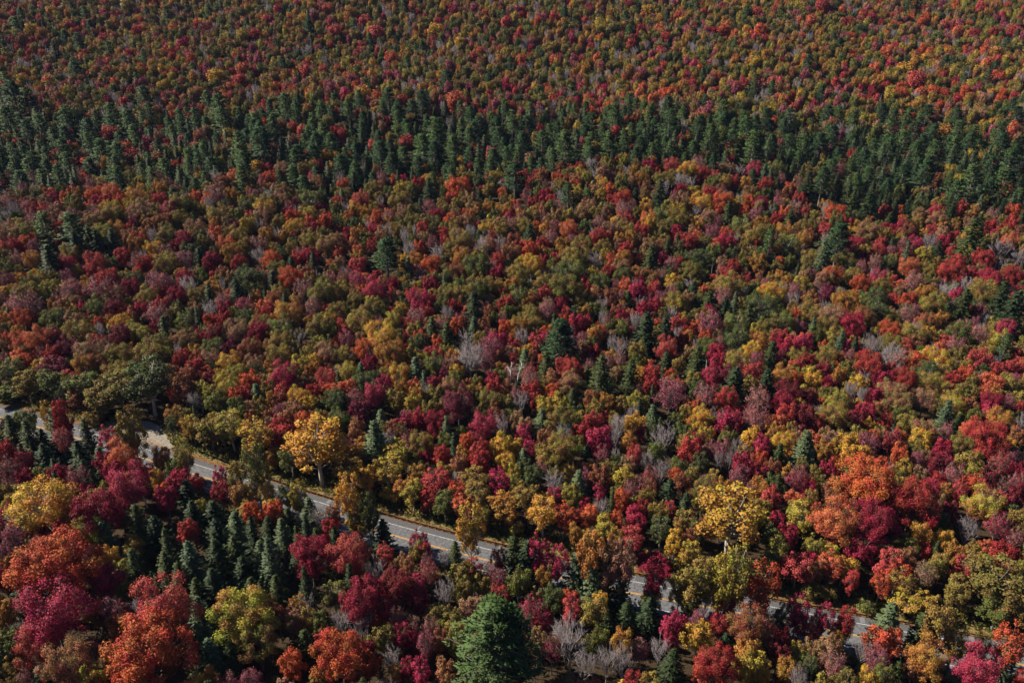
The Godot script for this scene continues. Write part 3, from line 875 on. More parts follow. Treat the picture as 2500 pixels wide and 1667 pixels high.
# what stands where: kind of foliage, x, z, crown width, height, habit (t tall, n thin, s shrub)
var TREES := [
	["or", -67.2, -101.9, 8.5, 13.5], ["cr", 84.0, -103.2, 8.6, 14.1], ["br", -80.4, -103.6, 9.9, 14.7], ["rd", 36.8, -103.7, 8.3, 13.8], ["pi", -2.8, -103.7, 17.7, 25.3, "t"], ["pk", -89.1, -104.0, 3.6, 8.6],
	["or", -65.2, -104.3, 15.1, 19.2], ["rd", 93.8, -104.5, 3.5, 8.4], ["am", -21.8, -104.7, 3.6, 8.7], ["go", 65.3, -104.7, 3.6, 8.7], ["or", 34.8, -104.7, 3.9, 9.2], ["br", -12.1, -104.9, 4.7, 10.1],
	["bs", -87.1, -105.1, 5.8, 8.3], ["am", 50.6, -105.2, 4.7, 10.1], ["cr", -16.9, -105.4, 4.1, 9.8], ["ye", 43.6, -105.6, 6.3, 10.7], ["or", -31.1, -105.6, 10.7, 15.4], ["go", 46.6, -105.7, 3.6, 8.7],
	["pk", 59.6, -105.9, 5.0, 10.7, "n"], ["sp", 29.6, -106.0, 8.3, 11.6], ["sp", 71.6, -106.0, 5.8, 8.2], ["or", -40.8, -106.1, 5.1, 10.4], ["or", -26.7, -106.1, 5.1, 10.4], ["gy", 13.5, -106.2, 5.5, 10.2],
	["ol", -92.5, -106.6, 4.0, 9.0], ["br", 74.9, -106.7, 3.6, 8.7], ["am", 76.5, -106.8, 7.8, 12.8], ["gr", 55.3, -107.1, 3.6, 8.7], ["gy", 17.8, -107.1, 6.0, 10.5], ["gy", 20.8, -107.1, 6.0, 10.5],
	["cr", -19.6, -107.2, 3.4, 8.0], ["bs", 91.8, -107.4, 7.9, 11.3], ["bs", -56.2, -107.7, 8.6, 12.2], ["pk", 68.5, -107.8, 4.8, 10.5, "n"], ["or", 92.1, -108.1, 5.9, 15.3], ["ol", 87.9, -109.0, 3.8, 12.6],
	["sp", -52.9, -109.3, 7.0, 10.0], ["gr", -95.0, -109.4, 7.2, 11.4], ["rd", -88.6, -109.4, 8.3, 13.8], ["tn", 59.3, -109.6, 5.2, 9.9], ["am", 44.7, -109.8, 5.5, 10.8], ["gy", 28.0, -109.8, 5.7, 10.2],
	["ol", 83.9, -110.1, 5.1, 12.7], ["ma", 50.7, -110.1, 4.1, 9.6], ["cr", 7.5, -110.3, 4.2, 10.0, "n"], ["ma", -27.7, -110.3, 3.9, 9.3], ["or", 70.6, -110.5, 6.9, 12.1], ["tn", 57.0, -110.5, 4.1, 9.0],
	["gy", 11.2, -110.7, 9.3, 13.0], ["gy", 67.0, -110.7, 4.5, 9.4], ["ye", 54.5, -110.9, 3.5, 8.4], ["ol", 80.0, -111.0, 5.6, 18.7, "s"], ["ol", -48.6, -111.6, 8.9, 12.7], ["sp", 77.6, -111.6, 8.0, 14.6],
	["sp", -39.7, -111.9, 7.1, 10.1], ["bs", -60.2, -112.7, 7.7, 11.0], ["go", 35.9, -112.9, 6.2, 10.6], ["br", -13.9, -112.9, 3.9, 9.4], ["bs", 71.9, -113.1, 8.8, 16.0], ["cr", -87.4, -113.2, 13.9, 19.1],
	["br", 46.0, -113.2, 8.8, 13.7], ["rd", -35.9, -113.3, 4.0, 9.4], ["cr", -21.4, -113.6, 4.3, 10.0], ["cr", -18.7, -113.7, 3.4, 8.2], ["sp", 41.7, -113.8, 5.1, 7.4], ["bs", -57.8, -113.9, 8.1, 11.5],
	["cr", 31.5, -114.0, 3.7, 8.8], ["br", -76.3, -114.2, 5.7, 11.0], ["am", 63.9, -114.8, 3.7, 8.8], ["rd", 65.0, -115.1, 4.0, 13.2], ["rd", -67.8, -115.3, 13.1, 18.3], ["cr", 31.4, -115.5, 5.0, 10.7],
	["ye", -51.6, -115.7, 13.2, 15.9], ["gy", -29.5, -115.9, 6.3, 10.7], ["cr", 61.2, -116.1, 3.9, 12.9], ["pk", -19.3, -116.1, 3.8, 9.1, "n"], ["rd", 59.4, -116.1, 3.8, 9.1], ["rd", 40.9, -116.3, 4.0, 9.5],
	["gy", -33.5, -116.7, 5.5, 10.1], ["cr", 56.9, -116.7, 4.0, 9.5], ["sp", 18.6, -116.8, 6.7, 9.6], ["cr", 56.3, -117.3, 4.4, 14.6], ["pk", -22.5, -117.5, 4.4, 10.1, "n"], ["br", -55.2, -117.5, 4.0, 9.5],
	["rd", -26.2, -117.5, 3.7, 8.9], ["ol", 44.2, -117.5, 3.8, 8.9], ["ma", -78.2, -117.7, 6.7, 12.3, "n"], ["cr", 6.3, -117.9, 4.0, 9.5], ["pk", 51.9, -117.9, 3.7, 8.9], ["pk", 37.1, -118.1, 3.9, 9.2],
	["gr", 53.6, -118.2, 3.2, 10.8], ["br", -46.6, -118.3, 4.7, 10.1], ["sp", 22.8, -118.6, 7.5, 10.7], ["cr", 3.9, -118.9, 6.1, 11.7, "n"], ["cr", -29.1, -119.0, 9.8, 15.2], ["ol", 16.4, -119.1, 6.4, 10.8],
	["or", 49.3, -119.4, 6.3, 20.9, "s"], ["cr", 41.3, -119.5, 4.0, 9.5], ["am", -102.0, -120.1, 4.4, 9.9], ["bs", -63.1, -120.6, 7.2, 10.3], ["rd", 11.9, -120.7, 4.5, 10.2], ["cr", 44.1, -120.7, 4.0, 13.2],
	["ye", 44.1, -120.8, 6.9, 22.9, "s"], ["ye", 41.6, -121.4, 6.3, 21.0, "s"], ["ol", 101.4, -121.4, 7.4, 9.7, "t"], ["sp", 27.9, -121.4, 6.5, 9.3], ["am", -43.1, -121.5, 4.1, 9.6], ["gy", -41.6, -121.5, 4.8, 9.6],
	["gr", 99.3, -122.0, 8.4, 9.5, "t"], ["gy", 39.3, -122.0, 3.9, 10.7], ["ol", 37.6, -122.6, 8.3, 19.1], ["cr", -19.0, -122.6, 3.9, 9.3], ["gr", 36.3, -122.8, 4.9, 11.5], ["go", 18.4, -123.2, 3.9, 9.0],
	["ol", 34.1, -123.4, 4.5, 14.9], ["gr", 28.2, -123.4, 4.4, 9.3], ["rd", -2.6, -123.8, 4.2, 9.9], ["br", -24.0, -124.1, 3.8, 9.0], ["ma", -24.1, -124.1, 8.4, 13.8], ["or", -93.1, -124.3, 17.3, 21.0],
	["or", 11.9, -124.7, 3.6, 8.6], ["cr", 28.9, -124.8, 5.0, 16.7], ["gr", -36.8, -125.0, 5.7, 9.7, "t"], ["gy", -13.9, -125.1, 5.3, 10.0], ["go", 85.8, -125.3, 5.2, 6.6, "t"], ["ol", 99.9, -125.8, 12.2, 14.6, "t"],
	["ye", 82.9, -126.0, 8.1, 6.8, "t"], ["ol", -9.9, -126.2, 4.9, 9.7], ["gr", 74.7, -126.4, 3.5, 3.2, "s"], ["sp", 22.9, -126.5, 5.6, 10.1], ["tn", 22.8, -126.5, 6.1, 20.3], ["cr", -20.1, -126.6, 4.6, 10.3],
	["ol", 92.8, -126.6, 6.2, 10.3, "t"], ["cr", -84.9, -127.0, 6.7, 12.3], ["bs", 17.1, -127.1, 9.2, 13.2], ["sp", -54.5, -127.2, 6.4, 9.1], ["sp", -66.2, -127.4, 6.1, 8.7], ["gr", 1.2, -127.5, 5.8, 10.4],
	["tn", 19.4, -127.5, 5.3, 17.8], ["sp", 19.0, -127.6, 8.5, 15.4], ["sp", -49.7, -128.3, 6.1, 8.7], ["cr", -2.9, -128.4, 4.7, 10.4, "n"], ["am", 16.5, -128.4, 6.1, 20.3, "s"], ["ol", 82.0, -128.4, 5.3, 9.7, "t"],
	["sp", -62.9, -128.6, 7.2, 10.3], ["or", 78.1, -128.7, 3.9, 8.7, "t"], ["bs", 13.7, -129.4, 7.7, 14.0, "t"], ["am", 7.0, -129.5, 4.6, 10.1], ["tn", 87.5, -130.0, 5.8, 10.1, "n"], ["rd", 72.5, -130.0, 3.9, 8.7, "t"],
	["ol", 68.0, -130.1, 3.6, 3.6, "s"], ["gy", -28.9, -130.1, 6.8, 11.1], ["rd", -17.2, -130.2, 4.7, 10.4, "n"], ["ol", -10.4, -130.2, 5.9, 10.4], ["ol", 64.3, -130.2, 4.3, 4.3, "s"], ["cr", 9.9, -130.5, 4.7, 15.0],
	["sp", -70.9, -130.7, 7.0, 10.0], ["or", 82.5, -131.1, 5.4, 9.8, "t"], ["rd", -8.2, -131.5, 4.7, 10.4], ["cr", 5.6, -131.9, 4.9, 16.2], ["am", -108.6, -132.2, 4.7, 10.1], ["rd", -34.6, -132.2, 9.8, 15.2],
	["br", 65.2, -132.3, 4.9, 9.4, "t"], ["rd", 61.5, -132.6, 6.9, 10.5, "t"], ["sp", 3.2, -132.7, 8.0, 14.6], ["gr", 57.2, -132.9, 4.0, 3.3, "t"], ["rd", 97.1, -133.0, 5.4, 9.8, "t"], ["cr", -43.2, -133.0, 9.5, 14.9],
	["am", -89.4, -133.2, 4.7, 10.1], ["sp", -58.3, -133.5, 6.5, 9.3], ["sp", 0.3, -133.7, 8.1, 14.7], ["sp", -74.9, -133.7, 7.3, 10.4], ["rd", 81.6, -133.9, 6.4, 10.5, "t"], ["or", 69.2, -133.9, 5.4, 9.8, "t"],
	["rd", -100.4, -133.9, 8.1, 13.6], ["go", 72.2, -134.1, 5.5, 8.9, "t"], ["rd", -28.0, -134.1, 4.0, 9.5], ["cr", 63.9, -134.4, 5.5, 9.8, "t"], ["bs", -69.7, -134.5, 8.7, 12.4], ["gr", 55.9, -134.7, 6.0, 9.5, "t"],
	["rd", -3.0, -134.8, 3.3, 11.1], ["gr", 51.0, -134.8, 4.4, 4.4, "s"], ["rd", 46.5, -135.1, 3.0, 3.0, "s"], ["rd", 106.7, -135.5, 5.9, 11.6], ["go", -88.6, -135.6, 4.7, 9.5], ["sp", -82.9, -135.9, 6.5, 9.3],
	["sp", -64.5, -135.9, 8.9, 12.1], ["am", 96.7, -136.2, 5.2, 10.6], ["gy", -14.8, -136.3, 4.2, 9.2], ["go", -9.0, -137.0, 6.3, 21.0, "t"], ["sp", -60.9, -137.1, 8.4, 11.7], ["ol", -20.6, -137.3, 4.2, 9.2],
	["bs", -55.4, -137.4, 7.2, 10.3], ["cr", -19.6, -138.0, 4.0, 9.5], ["rd", -28.2, -138.0, 3.7, 8.8], ["cr", 77.4, -138.2, 6.6, 10.6, "t"], ["sp", -12.6, -138.4, 5.1, 9.3], ["or", 105.6, -138.8, 3.9, 9.2],
	["cr", 32.4, -139.7, 8.3, 2.6, "t"], ["pk", -111.0, -140.0, 6.5, 12.1], ["cr", -21.0, -141.4, 4.0, 9.6], ["bs", -91.5, -141.6, 8.5, 12.2], ["go", 49.0, -142.0, 15.3, 20.4, "t"], ["rd", 27.3, -142.1, 5.7, 10.0, "t"],
	["go", 97.8, -142.2, 4.3, 9.3], ["pk", 114.0, -142.4, 4.0, 9.6], ["ye", -94.7, -142.5, 9.1, 12.8], ["am", 92.2, -142.6, 5.4, 10.7], ["br", 40.6, -143.0, 4.2, 8.9, "t"], ["cr", 81.7, -143.0, 10.7, 16.1],
	["cr", -107.1, -143.1, 5.0, 10.7], ["cr", 63.0, -143.2, 5.7, 10.0, "t"], ["rd", -102.0, -143.4, 5.4, 11.1], ["sp", -67.1, -143.6, 7.8, 11.2], ["or", 72.4, -143.6, 10.7, 15.4], ["br", -110.2, -144.0, 4.2, 9.6],
	["am", 17.7, -144.1, 4.7, 7.5, "t"], ["bs", -62.7, -144.2, 9.0, 12.9], ["gy", 104.2, -144.4, 5.8, 10.4], ["sp", -81.5, -144.6, 7.8, 11.2], ["sp", -29.5, -144.8, 5.6, 10.2], ["gr", 59.2, -144.9, 5.4, 9.2, "t"],
	["cr", 111.3, -145.7, 5.9, 11.5, "n"], ["gr", 34.4, -145.8, 5.8, 10.0, "t"], ["am", 14.3, -145.9, 3.7, 8.6, "t"], ["gr", -32.9, -146.1, 5.3, 17.6, "t"], ["cr", -94.1, -146.1, 11.7, 16.9], ["gr", 94.0, -146.9, 4.4, 9.3],
	["or", -34.9, -147.1, 2.8, 9.4, "s"], ["sp", -56.5, -147.2, 6.4, 9.2], ["go", -106.7, -147.3, 16.1, 18.1], ["rd", 45.2, -147.8, 4.8, 8.1, "t"], ["gr", 99.0, -147.9, 5.5, 10.1], ["go", -37.3, -148.0, 6.4, 21.2, "t"],
	["ye", -37.1, -148.0, 3.4, 11.4, "s"], ["ye", 67.2, -148.7, 8.0, 12.4, "t"], ["ol", 40.3, -148.8, 5.3, 9.7, "t"], ["gy", -44.4, -149.0, 5.5, 10.1], ["go", 56.7, -149.0, 5.5, 10.1], ["cr", 62.1, -149.1, 3.9, 9.4],
	["sp", -87.7, -149.2, 7.6, 10.9], ["rd", 92.9, -149.3, 11.8, 17.1], ["sp", -52.4, -149.6, 6.8, 9.7], ["sp", -69.8, -149.7, 8.5, 11.8], ["cr", 28.7, -149.8, 6.4, 10.0, "t"], ["sp", -74.7, -150.0, 8.0, 11.4],
	["br", -42.0, -150.0, 3.3, 10.9], ["or", -56.0, -150.1, 5.6, 10.9], ["br", 109.0, -150.1, 4.7, 10.1], ["go", 7.4, -150.2, 8.1, 11.9, "t"], ["or", 24.8, -150.2, 3.8, 8.6, "t"], ["or", 12.5, -150.3, 6.5, 10.0, "t"],
	["ma", 103.0, -150.4, 4.8, 10.5], ["or", -61.6, -150.7, 4.7, 10.1], ["or", 18.3, -150.8, 5.9, 9.4, "t"], ["ye", 0.7, -151.3, 3.3, 3.3, "s"], ["bs", -47.8, -151.4, 7.9, 11.3], ["ol", 34.3, -151.6, 5.0, 9.8],
	["ye", 110.7, -151.6, 9.5, 13.2], ["gr", 118.9, -151.9, 3.6, 8.7], ["or", 72.1, -152.2, 3.8, 9.0], ["br", 79.3, -152.3, 5.6, 10.9], ["ye", 67.1, -152.4, 4.6, 9.4], ["gy", 20.9, -152.7, 5.4, 9.8],
	["rd", 30.9, -152.7, 4.1, 9.8], ["or", 49.8, -153.2, 5.2, 10.6], ["am", -1.5, -153.4, 7.6, 11.4, "t"], ["ye", -118.9, -153.5, 5.6, 10.2], ["go", -56.7, -153.6, 4.6, 9.4], ["ye", -50.5, -153.8, 4.6, 15.2],
	["rd", 37.7, -154.0, 3.5, 8.3], ["or", -11.8, -154.2, 5.5, 9.4, "t"], ["or", 84.5, -154.4, 15.1, 19.2], ["or", 89.1, -155.1, 3.5, 8.3], ["gr", -53.8, -155.3, 5.0, 13.6], ["cr", -83.3, -155.7, 5.3, 11.0],
	["ol", -98.4, -155.7, 6.7, 11.0], ["rd", 62.5, -155.7, 5.3, 11.0], ["br", 54.0, -155.7, 5.7, 11.0], ["or", 26.2, -155.8, 4.9, 10.2], ["cr", 17.6, -156.0, 3.4, 8.0, "t"], ["gr", -16.3, -156.0, 6.1, 10.0, "t"],
	["cr", -91.7, -156.4, 11.0, 16.4], ["ol", -8.9, -156.9, 7.2, 11.0, "t"], ["pk", -101.8, -157.1, 4.0, 9.5], ["ol", 46.5, -157.1, 8.3, 12.2], ["ol", 3.3, -157.3, 6.7, 10.7, "t"], ["br", -66.2, -157.6, 4.9, 10.3],
	["ye", -59.3, -157.6, 4.7, 13.0], ["ol", -64.4, -157.8, 6.2, 10.7], ["ma", 123.0, -157.8, 5.0, 10.7], ["br", 77.9, -158.2, 4.9, 10.3], ["rd", -20.2, -158.3, 5.0, 9.5, "t"], ["sp", -79.2, -158.3, 7.8, 11.2],
	["ye", 14.4, -158.5, 5.2, 9.9], ["gr", -61.9, -158.9, 6.7, 22.5, "s"], ["cr", 10.2, -158.9, 3.9, 8.7, "t"], ["sp", 38.6, -159.2, 7.5, 10.8], ["rd", -71.6, -159.4, 4.6, 10.3], ["am", 52.0, -159.6, 5.4, 10.7],
	["or", -13.2, -159.7, 5.6, 9.9, "t"], ["am", 106.4, -159.8, 3.8, 9.2], ["ye", -24.4, -160.0, 6.2, 10.3, "t"], ["cr", 102.9, -160.0, 4.6, 10.3], ["cr", -81.5, -160.1, 6.7, 12.3], ["cr", 73.3, -160.6, 4.6, 10.3],
	["cr", 21.5, -161.1, 3.5, 8.4], ["am", 98.3, -161.3, 4.1, 9.6], ["ol", -68.1, -161.6, 4.7, 14.9, "s"], ["am", -26.7, -161.9, 5.1, 9.6, "t"], ["gy", 10.5, -162.4, 6.9, 11.2], ["br", 42.1, -162.4, 5.0, 10.4],
	["cr", 70.8, -162.6, 6.8, 12.4, "n"], ["ol", -9.2, -162.6, 7.9, 11.6, "t"], ["cr", -108.3, -162.9, 6.4, 12.0, "n"], ["rd", -18.7, -163.0, 7.4, 11.2, "t"], ["bs", 16.7, -163.0, 7.8, 11.1], ["cr", -121.3, -163.3, 5.1, 10.8],
	["cr", -3.5, -163.7, 6.3, 10.4, "t"], ["cr", -98.8, -163.8, 6.8, 12.4], ["cr", -72.9, -163.8, 3.6, 11.7], ["go", -30.6, -163.9, 5.0, 5.0, "s"], ["ye", 28.3, -164.0, 6.4, 10.8], ["cr", -113.7, -164.2, 5.6, 11.2],
	["br", 22.1, -164.2, 6.0, 11.2], ["ma", 119.1, -164.3, 4.7, 10.4], ["rd", 34.5, -164.6, 5.1, 10.8, "n"], ["pk", 57.1, -164.9, 5.6, 11.2, "n"], ["gr", 5.3, -165.6, 5.9, 10.4], ["ma", -126.6, -166.0, 7.3, 12.8, "n"],
	["go", -89.9, -166.0, 4.3, 9.2], ["cr", 62.9, -166.2, 4.7, 10.5], ["ye", 51.1, -166.4, 3.8, 8.8], ["cr", 79.7, -166.5, 5.2, 10.9], ["ye", 116.9, -166.6, 5.4, 10.1], ["or", 41.5, -166.7, 3.9, 9.2],
	["cr", 127.8, -166.9, 4.8, 10.5], ["am", -24.1, -167.0, 5.2, 9.7, "t"], ["am", -121.0, -167.1, 3.7, 8.8], ["ye", -31.5, -167.1, 8.1, 11.7, "t"], ["ye", 0.7, -167.3, 4.3, 9.3], ["rd", -92.8, -167.6, 4.1, 9.7],
	["ol", -41.8, -168.1, 7.6, 11.3, "t"], ["or", 93.0, -168.1, 6.1, 11.3], ["ye", -82.8, -168.2, 5.1, 16.9], ["gr", -85.9, -168.2, 6.0, 10.5], ["rd", 124.7, -168.3, 6.9, 12.5, "n"], ["cr", -35.7, -168.3, 2.0, 2.2, "s"],
	["br", 66.7, -168.5, 4.7, 10.1], ["cr", 58.8, -168.6, 6.5, 12.1], ["go", 14.8, -169.0, 3.8, 8.9], ["ma", 109.3, -169.0, 6.1, 11.7], ["cr", -104.5, -170.1, 5.7, 11.3], ["ol", 118.1, -170.1, 7.1, 11.3],
	["br", -13.8, -170.2, 5.2, 10.5], ["go", -1.6, -170.2, 6.0, 10.5], ["rd", -8.3, -170.6, 6.6, 12.2], ["or", -100.1, -170.7, 9.4, 14.2], ["go", -49.6, -170.7, 15.8, 20.9, "t"], ["br", -90.6, -171.6, 5.4, 11.8],
	["sp", -120.8, -172.0, 9.4, 12.6], ["pk", 105.3, -172.6, 4.4, 10.2, "n"], ["ol", 9.1, -173.4, 7.2, 11.4], ["ye", -30.0, -173.6, 9.5, 12.7, "t"], ["cr", 23.8, -173.8, 5.4, 11.0, "n"], ["go", 90.2, -173.8, 6.7, 11.0],
	["bs", 76.3, -174.1, 10.8, 15.5], ["gr", -58.1, -174.2, 6.6, 10.6, "t"], ["rd", -18.4, -174.2, 4.9, 10.6], ["rd", 32.0, -174.2, 4.9, 10.6], ["or", 101.6, -174.2, 5.3, 10.6], ["ol", 12.6, -174.5, 10.6, 13.9],
	["rd", -132.6, -174.8, 5.8, 11.5], ["sp", -113.6, -174.9, 8.4, 11.7], ["sp", 70.2, -175.0, 7.5, 10.8], ["bs", 3.1, -175.0, 6.6, 9.5], ["ol", -98.4, -175.2, 6.9, 23.1, "s"], ["rd", 46.9, -175.4, 6.7, 12.3],
	["bs", -35.9, -176.4, 11.9, 16.9, "t"], ["cr", 113.8, -176.6, 5.4, 11.1], ["rd", -7.8, -177.0, 5.0, 10.7], ["pk", 56.2, -177.0, 5.0, 10.7, "n"], ["ye", 128.2, -177.2, 4.0, 9.0], ["rd", 124.3, -177.6, 11.2, 16.5],
	["go", -2.5, -178.0, 6.8, 11.1], ["pk", 94.2, -178.2, 6.8, 12.4, "n"], ["am", -40.9, -178.2, 4.9, 9.4, "t"], ["ol", 119.9, -178.3, 7.4, 11.5], ["cr", 66.7, -178.7, 5.5, 11.1], ["go", -22.5, -178.9, 4.6, 9.4],
	["ol", -24.9, -179.0, 7.4, 11.6], ["go", 72.5, -179.0, 7.4, 11.6], ["ma", 101.5, -179.0, 5.9, 11.6], ["cr", -107.1, -179.1, 5.1, 13.7], ["go", 89.9, -179.4, 6.8, 11.1], ["cr", 4.8, -179.7, 4.0, 9.4],
	["cr", 24.0, -180.3, 6.9, 12.4], ["go", 1.6, -180.8, 4.0, 9.0], ["go", 109.8, -180.9, 6.9, 11.2], ["go", -69.1, -180.9, 9.8, 14.0, "t"], ["am", 31.7, -181.0, 4.9, 10.3], ["rd", -121.5, -181.2, 6.0, 11.6, "n"],
	["gy", 40.7, -181.5, 8.1, 12.0], ["go", 65.1, -181.6, 6.9, 11.2], ["am", -48.9, -182.0, 6.8, 10.8, "t"], ["sp", -130.5, -182.1, 10.4, 13.4], ["sp", -114.9, -182.4, 7.8, 13.9], ["br", 9.0, -183.2, 5.0, 10.4],
	["rd", -64.2, -183.4, 8.1, 11.9, "t"], ["cr", 50.5, -183.8, 3.8, 9.1], ["sp", -128.5, -184.2, 6.7, 9.5], ["am", -23.9, -184.2, 3.6, 8.6], ["tn", 112.9, -184.5, 8.1, 12.1], ["rd", 19.1, -184.6, 5.6, 11.2],
	["pk", 119.2, -185.0, 5.1, 10.8, "n"], ["cr", 3.3, -185.5, 4.7, 10.4], ["rd", -122.7, -185.8, 5.6, 18.6], ["cr", -7.6, -186.1, 8.0, 13.5], ["ol", -83.3, -186.4, 8.2, 11.7, "t"], ["ye", -77.5, -186.7, 9.4, 13.5, "t"],
	["ye", 101.4, -186.8, 4.1, 9.1], ["ma", 61.9, -186.9, 5.6, 11.3], ["bs", -125.3, -186.9, 8.2, 14.9], ["sp", -138.5, -187.2, 8.8, 12.1], ["br", -42.8, -187.3, 5.6, 10.9], ["go", -127.6, -187.9, 4.7, 15.6],
	["cr", 36.1, -188.0, 3.6, 8.7], ["cr", -20.3, -188.1, 7.6, 13.1], ["cr", 59.7, -188.6, 7.1, 12.7], ["or", -57.8, -188.7, 6.6, 11.8], ["rd", -74.2, -188.8, 3.8, 8.7, "t"], ["gy", 29.8, -188.8, 6.5, 10.9],
	["ol", 109.6, -188.8, 6.5, 10.9], ["am", 135.5, -189.4, 7.6, 12.7], ["go", 98.6, -189.4, 4.8, 9.6], ["ma", 95.4, -189.5, 6.2, 11.8], ["go", 33.7, -189.6, 6.6, 10.9], ["ol", 13.9, -189.7, 9.5, 13.1],
	["gr", -136.6, -189.9, 7.2, 11.4], ["gr", -48.8, -190.3, 7.8, 11.8], ["rd", 22.1, -190.4, 5.3, 10.9], ["cr", -26.1, -190.7, 5.7, 11.4], ["pk", 68.8, -190.9, 7.2, 12.7, "n"], ["ma", 81.6, -190.9, 7.2, 12.7],
	["pk", 52.8, -191.0, 4.0, 9.6], ["ol", 90.8, -191.2, 9.6, 13.2], ["rd", -65.6, -191.8, 4.0, 9.6], ["go", 53.2, -191.9, 7.8, 11.9], ["rd", 77.3, -192.2, 6.7, 12.3], ["bs", 8.5, -192.3, 7.9, 11.3],
	["br", -62.1, -192.3, 6.2, 11.4], ["bs", 122.4, -192.7, 9.5, 13.5], ["bs", -37.0, -192.9, 7.4, 10.6], ["rd", 106.6, -193.1, 3.9, 9.2], ["cr", 99.9, -193.5, 6.3, 11.9], ["bs", 39.9, -193.9, 8.0, 11.4],
	["sp", 127.3, -194.1, 5.7, 8.2], ["ma", -42.8, -195.1, 6.3, 11.9], ["rd", 26.1, -195.2, 3.7, 8.7], ["cr", 136.8, -196.0, 5.4, 11.0], ["ma", -15.3, -196.2, 10.0, 15.4], ["ye", 127.5, -198.5, 7.4, 11.5],
	["cr", 78.6, -199.5, 7.4, 12.9], ["tn", 112.8, -199.5, 9.3, 12.9], ["cr", 138.4, -199.5, 7.4, 12.9], ["ye", 13.7, -199.5, 6.7, 11.0], ["go", -59.4, -199.6, 6.0, 10.5], ["ye", 9.5, -200.1, 6.0, 10.5],
	["ol", -1.7, -200.1, 6.0, 10.5], ["pk", 71.7, -200.2, 8.4, 13.9, "n"], ["ye", 95.2, -200.5, 8.1, 12.1], ["gr", -50.9, -200.5, 8.5, 12.4], ["ol", -6.7, -200.5, 8.5, 12.4], ["am", 27.3, -200.7, 6.1, 11.3],
	["ol", -123.8, -200.8, 4.9, 4.7, "s"], ["gy", 2.4, -200.9, 7.5, 11.6], ["gr", -85.9, -201.2, 7.1, 11.3], ["rd", 62.7, -201.2, 7.5, 13.0], ["am", -125.1, -201.3, 4.0, 3.5, "s"], ["ye", 36.6, -201.5, 6.9, 11.1],
	["tn", 120.7, -201.9, 7.5, 11.6], ["pk", -45.6, -202.1, 6.3, 11.9], ["pk", 46.3, -202.1, 10.0, 15.3, "n"], ["ol", -34.0, -202.8, 6.5, 10.8], ["br", 23.1, -202.8, 5.5, 10.8], ["pk", 56.9, -202.9, 7.5, 13.0, "n"],
	["br", -68.1, -203.0, 5.2, 10.6], ["go", -63.2, -203.1, 7.9, 11.9], ["ol", -122.2, -203.2, 8.8, 11.8, "t"], ["ma", 86.2, -203.2, 5.5, 11.2], ["ma", 81.6, -203.6, 8.5, 14.0], ["or", -81.7, -203.9, 5.9, 11.1],
	["cr", 107.4, -204.1, 5.5, 11.2], ["cr", -40.5, -204.4, 7.5, 13.0], ["ol", 129.5, -204.5, 7.6, 11.7], ["am", -28.0, -204.7, 6.2, 11.4], ["tn", 111.9, -204.7, 9.4, 13.1], ["ye", 150.8, -204.8, 5.1, 9.8],
	["sp", 17.9, -204.8, 7.3, 10.4], ["ol", -22.6, -205.0, 6.9, 11.1], ["rd", 7.3, -205.1, 4.3, 10.1], ["gr", -9.2, -205.2, 4.7, 9.5], ["ol", -116.1, -205.5, 12.8, 15.3, "t"], ["br", -97.5, -205.8, 7.8, 13.8, "t"],
	["ye", -89.8, -206.0, 6.9, 11.2], ["bs", -76.0, -206.1, 8.1, 11.5], ["rd", -58.8, -206.2, 5.8, 11.4], ["or", -54.4, -206.3, 5.6, 10.9], ["or", -49.4, -206.3, 7.1, 12.3], ["gr", -107.7, -206.4, 14.7, 19.6, "t"],
	["br", -129.4, -206.6, 6.6, 10.6, "t"], ["rd", -80.0, -206.6, 4.9, 10.6], ["sp", 66.1, -206.7, 11.7, 16.8], ["ol", 135.8, -206.8, 7.0, 11.3], ["ye", 86.6, -207.0, 5.7, 10.3], ["rd", 6.1, -207.2, 5.8, 11.5],
	["or", 12.1, -207.4, 5.0, 10.4], ["rd", -68.0, -207.7, 5.8, 11.5], ["ye", -93.7, -207.8, 6.6, 10.9], ["ye", -85.8, -208.3, 8.4, 12.3], ["gr", -129.0, -208.8, 11.0, 13.7, "t"], ["rd", -5.4, -209.0, 5.6, 11.2],
	["ol", 126.1, -209.1, 9.6, 13.2], ["am", -33.3, -209.1, 5.4, 10.7], ["sp", 26.7, -209.3, 13.3, 19.1], ["tn", -18.8, -209.5, 7.7, 11.8], ["or", 144.7, -210.2, 7.2, 12.3], ["ol", 150.0, -210.4, 7.1, 11.3],
	["gr", 56.0, -210.6, 5.8, 10.4], ["ol", -73.6, -211.1, 7.0, 11.3], ["or", -79.4, -211.2, 7.0, 12.1], ["rd", 119.2, -211.3, 8.3, 13.7], ["rd", 42.2, -211.3, 5.7, 11.3], ["ol", 72.2, -211.3, 7.1, 11.3],
	["gr", -15.5, -211.6, 4.1, 9.1], ["gr", -44.6, -211.7, 8.9, 12.7], ["or", -30.1, -211.7, 4.5, 9.9], ["go", 105.1, -211.9, 6.5, 10.9], ["cr", 96.2, -211.9, 5.2, 10.9], ["pk", 5.4, -212.0, 6.8, 12.4, "n"],
	["tn", 17.8, -212.0, 8.5, 12.4], ["rd", -56.3, -212.1, 7.7, 13.2], ["sp", 77.5, -212.3, 9.3, 13.3], ["cr", -69.7, -212.3, 9.5, 14.9], ["am", -47.8, -212.5, 4.1, 9.6], ["cr", -38.5, -212.8, 5.1, 10.7],
